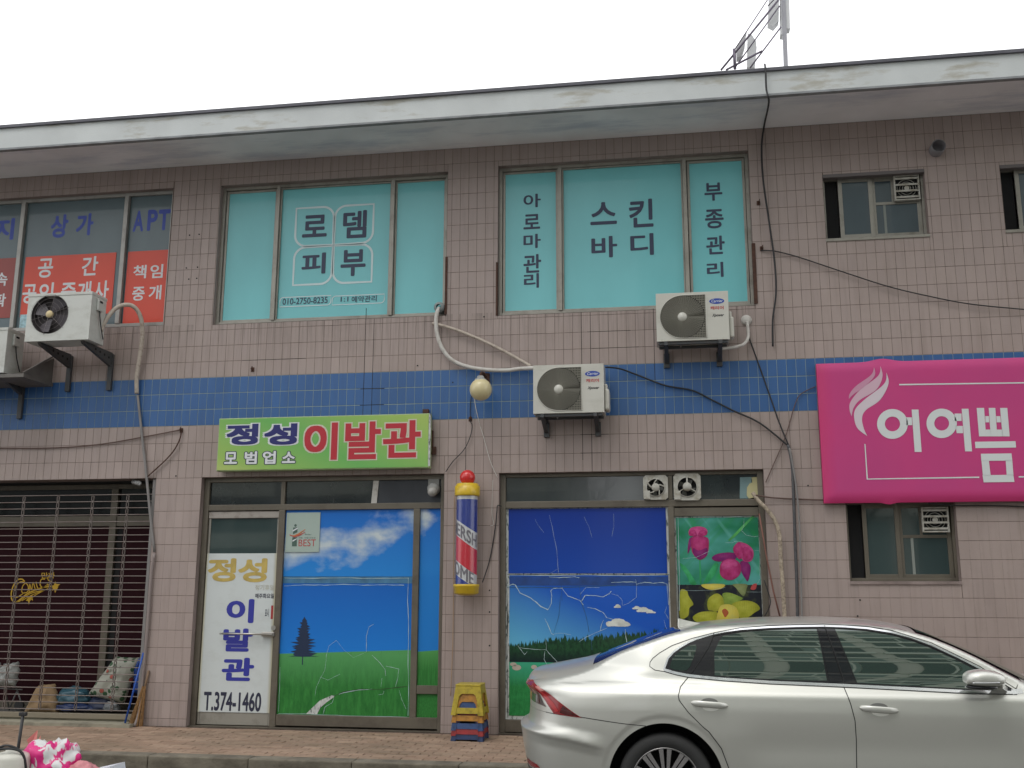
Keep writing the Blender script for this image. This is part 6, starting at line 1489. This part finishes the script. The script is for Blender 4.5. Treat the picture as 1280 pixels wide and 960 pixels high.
panel('rear_door_glass',[(.362,1.068),(.366,1.225),(.400,1.290),(.432,1.335),(.566,1.362),(.769,1.379),(.96,1.387),(1.100,1.390),(1.112,1.28),(1.125,1.12),(1.131,1.043),(.9,1.044),(.6,1.054)],M_GLS,-.0015,.02)
panel('front_door_glass',[(1.332,1.034),(1.300,1.15),(1.262,1.28),(1.228,1.391),(1.300,1.387),(1.446,1.377),(1.607,1.351),(1.735,1.316),(1.864,1.266),(2.01,1.194),(2.145,1.118),(2.262,1.012),(2.05,1.008),(1.7,1.02)],M_GLS,-.0015,.02)
for nm,x0_,x1_,xt0,xt1 in (('pillar_cover',1.150,1.236,1.110,1.158),('pillar_cover',1.243,1.322,1.165,1.222)): panel(nm,[(x0_,1.032),(x1_,1.030),(xt1,1.392),(xt0,1.394)],mat('pillar_gloss',(.006,.006,.008),.05,coat=.6,spec=.3),-.0008,.02)
ribbon('chrome_strip',[(x,z) for x,z in DLO[:-1]]+[(2.30,1.035)],.012,M_CHR,.001); ribbon('chrome_strip',BELT,.018,M_CHR,.0025)
ribbon('chrome_strip',[(2.33,.992),(2.40,1.000)],.030,M_CHR,.002)
ribbon('seal',[(x,z-.013) for x,z in DLO[6:-2]],.006,M_SEAM,.0012); ribbon('seal',[(x,z-.013) for x,z in BELT],.005,M_SEAM,.0015)
ribbon('seam',RD,.006,M_SEAM,.0012); ribbon('seam',FD,.006,M_SEAM,.0012); ribbon('seam',FF,.006,M_SEAM,.0012); ribbon('seam',[(.46,.27),(2.41,.27)],.006,M_SEAM,.0012)
ribbon('seam',[(.181,1.060),(.05,1.082),(-.06,1.098),(-.096,1.122),(-.094,1.150),(-.073,1.178),(-.023,1.216),(.066,1.266),(.213,1.318),(.366,1.357),(.46,1.376),(.566,1.394),(.769,1.412),(1.153,1.424),(1.449,1.411),(1.612,1.387),(1.869,1.304),(2.155,1.155),(2.38,1.00)],.005,M_SEAM,.0012)
ribbon('seam',[(.181,1.064),(.215,1.10),(.33,1.26),(.366,1.335),(.370,1.357)],.005,M_SEAM,.0018)
ribbon('seam',[(1.236,1.02),(1.243,1.06),(1.16,1.415)],.005,M_SEAM,.0022)
ribbon('seam',[(toU(-.852,.79),.793)]+U(gapZ),.005,M_SEAM,.0012)
# tail lamp
panel('tail_lamp',U([(-1.045,.985),(-1.015,.998),(-.972,.995),(-.869,.945),(-.72,.856),(-.581,.770),(-.699,.780),(-.788,.790),(-.852,.865),(-.916,.921),(-.99,.940),(-1.03,.955)]),M_TL,.004,.012)
panel('lamp_inner',U([(-.95,.972),(-.869,.925),(-.79,.862),(-.75,.808),(-.775,.800),(-.83,.865),(-.90,.926)]),M_TLL,.0065,.012)
panel('lamp_shade',U([(-.72,.848),(-.60,.778),(-.70,.786),(-.745,.80)]),M_TLD,.0065,.012)
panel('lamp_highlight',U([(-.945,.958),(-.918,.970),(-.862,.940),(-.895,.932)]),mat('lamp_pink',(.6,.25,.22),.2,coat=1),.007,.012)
panel('smoked_lens',U([(-1.03,.953),(-.975,.938),(-.916,.917),(-.85,.828),(-.90,.838),(-1.0,.852),(-1.035,.86)]),M_SMK,.004,.012)
ribbon('lens_rib',U([(-.985,.935),(-.975,.86)]),.012,M_TLD,.006); ribbon('lens_rib',U([(-.93,.918),(-.905,.85)]),.016,M_TLD,.006)
mb=MB()
for sd in (1,-1):
    P=[surf(UR+.02+i*(toU(-1.02,.97)-UR)/14,.975,.004) for i in range(15)]; P2=[surf(UR+.02+i*(toU(-1.02,.97)-UR)/14,.955,.004) for i in range(15)]
    mb.add([CW+Vector((p.x,-p.y*sd,p.z)) for p in P+P2],[(i,i+1,i+16,i+15) for i in range(14)])
mb.build('lamp_bar',M_TL,CAR)
panel('rear_reflector',U([(-1.03,.435),(-.93,.42),(-.90,.40),(-.98,.385),(-1.04,.395)]),M_TL,.004,.012); ribbon('chrome_strip',U([(-1.05,.44),(-.95,.385),(-.86,.36)]),.014,M_CHR,.004); panel('lower_diffuser',U([(-1.05,.385),(-.95,.375),(-.80,.335),(-.60,.27),(-.5,.205),(-1.0,.205)]),M_GBK,.002,.03)
panel('headlamp',[(toU(3.30,.70),.70),(toU(3.62,.735),.745),(UF-.42,.735),(UF-.45,.66),(toU(3.60,.64),.645)],M_SMK,.004,.02)
panel('front_grille',[(UF-.38,.70),(UF-.003,.70),(UF-.003,.32),(UF-.50,.32),(UF-.46,.50)],M_GBK,.004,.02)
# top surfaces: trunk, rear window, roof, windscreen, bonnet lofted across from rail to rail
def top(name,u0,u1,m,t1=1.0,nx=None,nt_=20,off=0,t0=None):
    nx=nx or max(2,int((u1-u0)/.03)); vs=[];fs=[]; mb=MB(); mb.smooth=True
    for i in range(nx+1):
        u=u0+(u1-u0)*i/nx
        if u<XS:
            z=.985
            for _ in range(6): z=RL(surf(u,z).x)
        elif u>XF:
            z=.9
            for _ in range(6): z=RL(surf(u,z).x)
        else: z=RL(u)
        p=surf(u,z); c=max(0,CL(p.x)-z)*min(1,p.y/.45)
        for j in range(nt_+1):
            t=(-1+2*j/nt_)*t1 if t0 is None else t0+(t1-t0)*j/nt_; vs.append(CW+Vector((p.x,-p.y*t,z+c*(1-abs(t)**4)+off)))
    for i in range(nx):
        for j in range(nt_): a=i*(nt_+1)+j; fs.append((a,a+1,a+nt_+2,a+nt_+1))
    mb.add(vs,fs); return mb.build(name,m,CAR)
top('boot_lid',UR+.05,-.56,M_CAR); top('roof_panel',.13,1.78,M_CAR); top('window_rail',-.56,.13,M_CAR,1.0,nt_=3,t0=.955); top('window_rail',-.56,.13,M_CAR,-.955,nt_=3,t0=-1.0); top('bonnet',2.42,UF-.05,M_CAR); top('windscreen_surround',1.78,2.42,M_GBK)
top('windscreen',1.80,2.50,M_GLS,.93,off=.006); top('rear_window',-.56,.13,mat('rear_screen_glass',(.008,.010,.022),.03,spec=.35),.955,off=0)
# shark fin
mb=MB(); fx=[(.115,0,0),(.118,.062,.0),(.125,.066,0),(.16,.045,0),(.23,.02,0),(.29,.0,0)]
prof=[(.112,.000),(.112,.060),(.120,.067),(.150,.052),(.200,.030),(.300,-.004)]; vs=[]
for x,h_ in prof:
    zb_=CL(x)-.012; w_=.030*(1-max(0,(x-.12))/.25)
    vs+=[CW+Vector((x,-w_,zb_)),CW+Vector((x,-w_*.35,zb_+.012+h_)),CW+Vector((x,w_*.35,zb_+.012+h_)),CW+Vector((x,w_,zb_))]
mb.add(vs,[(4*i+k,4*i+k+1,4*i+5+k,4*i+4+k) for i in range(5) for k in range(3)]+[(0,1,2,3)]); mb.build('roof_fin',M_CAR,CAR)
# door handles
def handle(cx,cz,parent_name):
    for sd in (1,-1):
        T_=MB(); vs=[];n=26;m=12
        for i in range(n+1):
            t=-1+2*i/n; x=cx+.128*t; w_=.021*(max(0,1-abs(t)**5))**.5+.001; o_=.040*(1-abs(t)**3.2)+.004
            p=surf(x,cz,o_-.004); 
            for j in range(m): a=2*pi*j/m; vs.append(CW+Vector((p.x,-(p.y+.009*sin(a))*sd,cz-.008*t+w_*cos(a))))
        T_.smooth=True; T_.add(vs,[((i*m+j,i*m+(j+1)%m,(i+1)*m+(j+1)%m,(i+1)*m+j)) for i in range(n) for j in range(m)]); T_.build('door_handle',M_CAR,CAR)
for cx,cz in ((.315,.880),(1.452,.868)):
    panel('handle_painted_shade',[(cx+.060*cos(2*pi*i/24),cz+.014+.026*sin(2*pi*i/24)) for i in range(24)],mat('cup_shade_silver',(.20,.20,.19),.45,metal=.6),.0015,.01)  # flat darker patch: shade in the upper handle cup, painted as colour
    panel('handle_painted_highlight',[(cx+.010+.058*cos(2*pi*i/24),cz-.022+.024*sin(2*pi*i/24)) for i in range(24)],mat('cup_highlight_silver',(.75,.75,.70),.5,metal=.3),.0018,.01)  # flat paler patch: painted highlight on the lower handle cup
    handle(cx,cz,'')
    ribbon('seam',[(cx-.066,cz+.016),(cx-.066,cz-.016)],.003,M_SEAM,.040)
# mirrors
for sd in (1,-1):
    mb=MB(); 
    def f(p,d):
        x=p.x; z=p.z; 
        if z<0: z*=.72
        z*= (1-.22*(x/.135 if x>0 else 0)) ; z*=1-.10*max(0,-x/.135)
        if d.x<0: x=x*.93
        return Vector((x,p.y,z+.004))
    def se(p,d):
        q=Vector([math.copysign(abs(c)**.72,c) for c in d]); return f(Vector((q.x*.135,q.y*.105,q.z*.066)),d)
    mb.sphere(CW+Vector((2.115,-1.03*sd,1.078)),(1,1,1),32,20,se); mr=mb.build('side_mirror',M_CAR,CAR)
    mb=MB(); mb.sphere(CW+Vector((2.10,-1.03*sd,1.034)),(.105,.085,.022),20,10); mb.build('mirror_base',M_GBK,mr)
    mb=MB(); mb.tube([CW+Vector((2.02,-1.137*sd,1.066)),CW+Vector((2.10,-1.14*sd,1.067)),CW+Vector((2.19,-1.13*sd,1.070))],.0035,6); mb.build('mirror_indicator',M_CHR,mr)
    mb=MB(); mb.bar(CW+Vector((2.20,-.99*sd,1.038)),CW+Vector((2.27,-.85*sd,1.004)),.09,.03); mb.build('mirror_arm',M_CAR,mr)
# wheels
def wheel(x,sd):
    T_=thing('wheel',(0,0,0)); T_.parent=CAR; T_.location=(x,-.83*sd,.340)
    c=CW+Vector((x,-.905*sd,.340)); ax=-1*sd
    def ly(prof,n=56):
        vs=[];k=len(prof)
        for i in range(n):
            a=2*pi*i/n
            for r,t in prof: vs.append((c.x+r*cos(a),c.y+t,c.z+r*sin(a)))
        return vs,[(i*k+q,((i+1)%n)*k+q,((i+1)%n)*k+q+1,i*k+q+1) for i in range(n) for q in range(k-1)]
    s_=-sd  # outward direction in y
    def L(prof): return ly([(r,t*sd) for r,t in prof])
    mb=MB(); mb.smooth=True; mb.add(*L([(.238,.012),(.255,.000),(.275,-.006),(.300,-.004),(.318,.006),(.328,.020),(.333,.040),(.333,.20),(.32,.225),(.24,.23)])); mb.build('tyre',mat('tyre_rubber',(.022,.022,.022),.75,bump=.2,bscale=60),T_)
    mb=MB(); mb.smooth=True; mb.add(*L([(.240,.014),(.236,.004),(.229,.008),(.225,.03),(.215,.10),(.20,.19)])); mb.build('rim',mat('rim_dark_silver',(.30,.29,.29),.3,metal=.9),T_)
    mb=MB(); mb.add(*L([(.215,.12),(0,.121)])); mb.build('brake_shade',M_UND,T_)
    mb=MB(); mb.smooth=True; mb.add(*L([(0,.022),(.032,.022),(.036,.03),(.06,.045),(.062,.09)])); mb.build('hub',MATS['rim_dark_silver'],T_)
    for k in range(10):
        a=2*pi*k/10+pi/2; r_=Vector((cos(a),0,sin(a))); t_=Vector((-sin(a),0,cos(a)))
        for q,(da,w0,w1,mm) in enumerate(((-.085,.008,.016,'spoke_polished'),(.085,.008,.016,'spoke_polished'))):
            mb=MB(); b_=a+da*(1 if k%2 else 1.5); r2=Vector((cos(b_),0,sin(b_))); t2=Vector((-sin(b_),0,cos(b_)))
            A=c+r_*.045+t_*(.012*(1 if da>0 else -1)); Bp=c+r2*.232
            yo=lambda v: Vector((0,v*sd,0))
            vs=[A-t_*w0+yo(.032),A+t_*w0+yo(.032),Bp+t2*w1+yo(.012),Bp-t2*w1+yo(.012),A-t_*w0*1.6+yo(.07),A+t_*w0*1.6+yo(.07),Bp+t2*w1*1.3+yo(.06),Bp-t2*w1*1.3+yo(.06)]
            mb.add(vs,[(0,1,2,3),(0,4,5,1),(1,5,6,2),(2,6,7,3),(3,7,4,0)]); mb.build('spoke',mat(mm,(.55,.54,.55),.22,metal=1),T_)
    return T_
for x in (0,2.885):
    for sd in (1,-1): wheel(x,sd)
# wheel wells and dark inner shell so that no light passes through
for x in (0,2.885):
    for sd in (1,-1):
        vs=[];n=28; mb=MB()
        for i in range(n+1):
            a=rad(-25+230*i/n); 
            for y in (.915,.60): vs.append(CW+Vector((x+.405*cos(a),-y*sd,.345+.405*sin(a))))
        mb.add(vs,[(2*i,2*i+1,2*i+3,2*i+2) for i in range(n)])
        vs=[CW+Vector((x+.41*cos(2*pi*i/24),-.60*sd,.345+.41*sin(2*pi*i/24))) for i in range(24)]; mb.add(vs,[tuple(range(24))]); mb.build('wheel_well',M_UND,CAR)
mb=MB(); b=lambda a,b_,c,d,e,f_: mb.box(CW.x+a,CW.x+b_,CW.y+c,CW.y+d,CW.z+e,CW.z+f_)
b(-.92,-.42,-.70,.70,.24,.93); b(-.41,.41,-.59,.59,.24,.95); b(.42,2.46,-.80,.80,.20,.95); b(2.47,3.30,-.59,.59,.24,.85); b(3.31,3.6,-.6,.6,.24,.66); b(.15,1.8,-.55,.55,.951,1.30)
mb.build('inner_shell',M_UND,CAR)
# ---------------------------------------------------------------- the other side of the street (seen only in reflections)
def apartment(name,x0,x1,y,z1,nf,m1,m2,label,bays):
    T=thing(name,((x0+x1)/2,y,ROADZ),label,'apartment block','apartment blocks across the street'); d=11
    m_=MB(); m_.box(x0,x1,y-d,y,ROADZ,z1); m_.build('wall',m1,T)
    fh=(z1-1.5)/nf; bw_=(x1-x0)/bays; st=MB(); wn=MB(); wl=MB(); rl=MB(); R_=random.Random(nf)
    for f_ in range(nf):
        z=1.2+f_*fh
        for b_ in range(bays):
            xa=x0+bw_*b_+.5; xb=x0+bw_*(b_+1)-.5
            if b_%4==3: 
                for q in (0,1): wn.box(xa+bw_*.1+q*bw_*.4,xa+bw_*.25+q*bw_*.4,y+.01,y+.06,z+1.0,z+2.0)
                continue
            n_=3
            for q in range(n_):
                (wl if R_.random()<.38 else wn).box(xa+(xb-xa)*q/n_+.03,xa+(xb-xa)*(q+1)/n_-.03,y+.01,y+.08,z+.9,z+fh-.35)
            rl.box(xa-.3,xb+.3,y+.02,y+.30,z-.15,z+.75)
            for q in (1,): st.box(xa+(xb-xa)*(.3+.1*((f_+b_)%4))-.06,xa+(xb-xa)*(.3+.1*((f_+b_)%4))+.06,y+.07,y+.12,z+.9,z+fh-.35)
    wn.build('window_glass',mat('far_glass',(.035,.055,.055),.1,spec=.8),T); wl.build('curtained_window',mat('far_curtain',(.20,.26,.24),.4),T); rl.build('balcony_wall',m2,T); st.build('window_mullion',m2,T)
    m_=MB(); m_.box(x0-.3,x1+.3,y-d-.3,y+.3,z1+.001,z1+.9); m_.build('parapet',m2,T)
MA1=mat('apartment_cream',(.62,.62,.55),.8,var=.05,vscale=.3); MA2=mat('apartment_green_grey',(.68,.72,.64),.8)
apartment('apartment_block',-1.4,42,-34,57,15,MA1,MA2,'tall cream apartment block across the street, the one reflected in the car windows',8)
apartment('apartment_block',-60,-6,-48,17,5,mat('apartment_grey',(.40,.42,.42),.8),MA2,'low grey apartment block across the street, left of the tall cream one',9)
def bare_tree(x,y,h,seed,label):
    T=thing('bare_tree',(x,y,ROADZ),label,'tree','bare trees across the street'); R_=random.Random(seed); tr=MB(); br=MB()
    def grow(p,d,L,r,k,mb):
        n=4; pts=[p]
        for i in range(n):
            d=(d+Vector((R_.uniform(-.2,.2),R_.uniform(-.2,.2),R_.uniform(-.02,.14)))).normalized(); p=p+d*L/n; pts.append(p)
        mb.tube(pts,r,6 if k<2 else 4,1,r*.62)
        if k<5:
            for q in range(3 if k<3 else 2):
                a=R_.uniform(0,2*pi); s=d.orthogonal().normalized(); s=Matrix.Rotation(a,3,d)@s
                grow(pts[-1-(q%2)],(d+s*R_.uniform(.45,.9)).normalized(),L*R_.uniform(.6,.78),r*.58,k+1,br)
    grow(Vector((x,y,ROADZ)),Vector((0,0,1)),h*.3,h*.022,0,tr)
    MTR=mat('bare_bark',(.075,.06,.05),.9); tr.build('trunk',MTR,T); br.build('branches',MTR,T)
for i,(x,y,h) in enumerate(((-9,-24,9),(-3.5,-26,8),(5,-25,9.5),(11,-23,8.5),(17,-27,9))):
    bare_tree(x,y,h,i+3,['leafless tree across the street at far left','leafless tree across the street left of the middle','leafless tree across the street in the middle','leafless tree across the street right of the middle','leafless tree across the street at far right'][i])
hm=MB(); hm.box(-60,60,-31,-29.5,ROADZ,.9); tag(hm.build('low_wall',mat('garden_wall',(.22,.21,.18),.9,var=.2)),'long low garden wall across the street below the apartment blocks','wall')
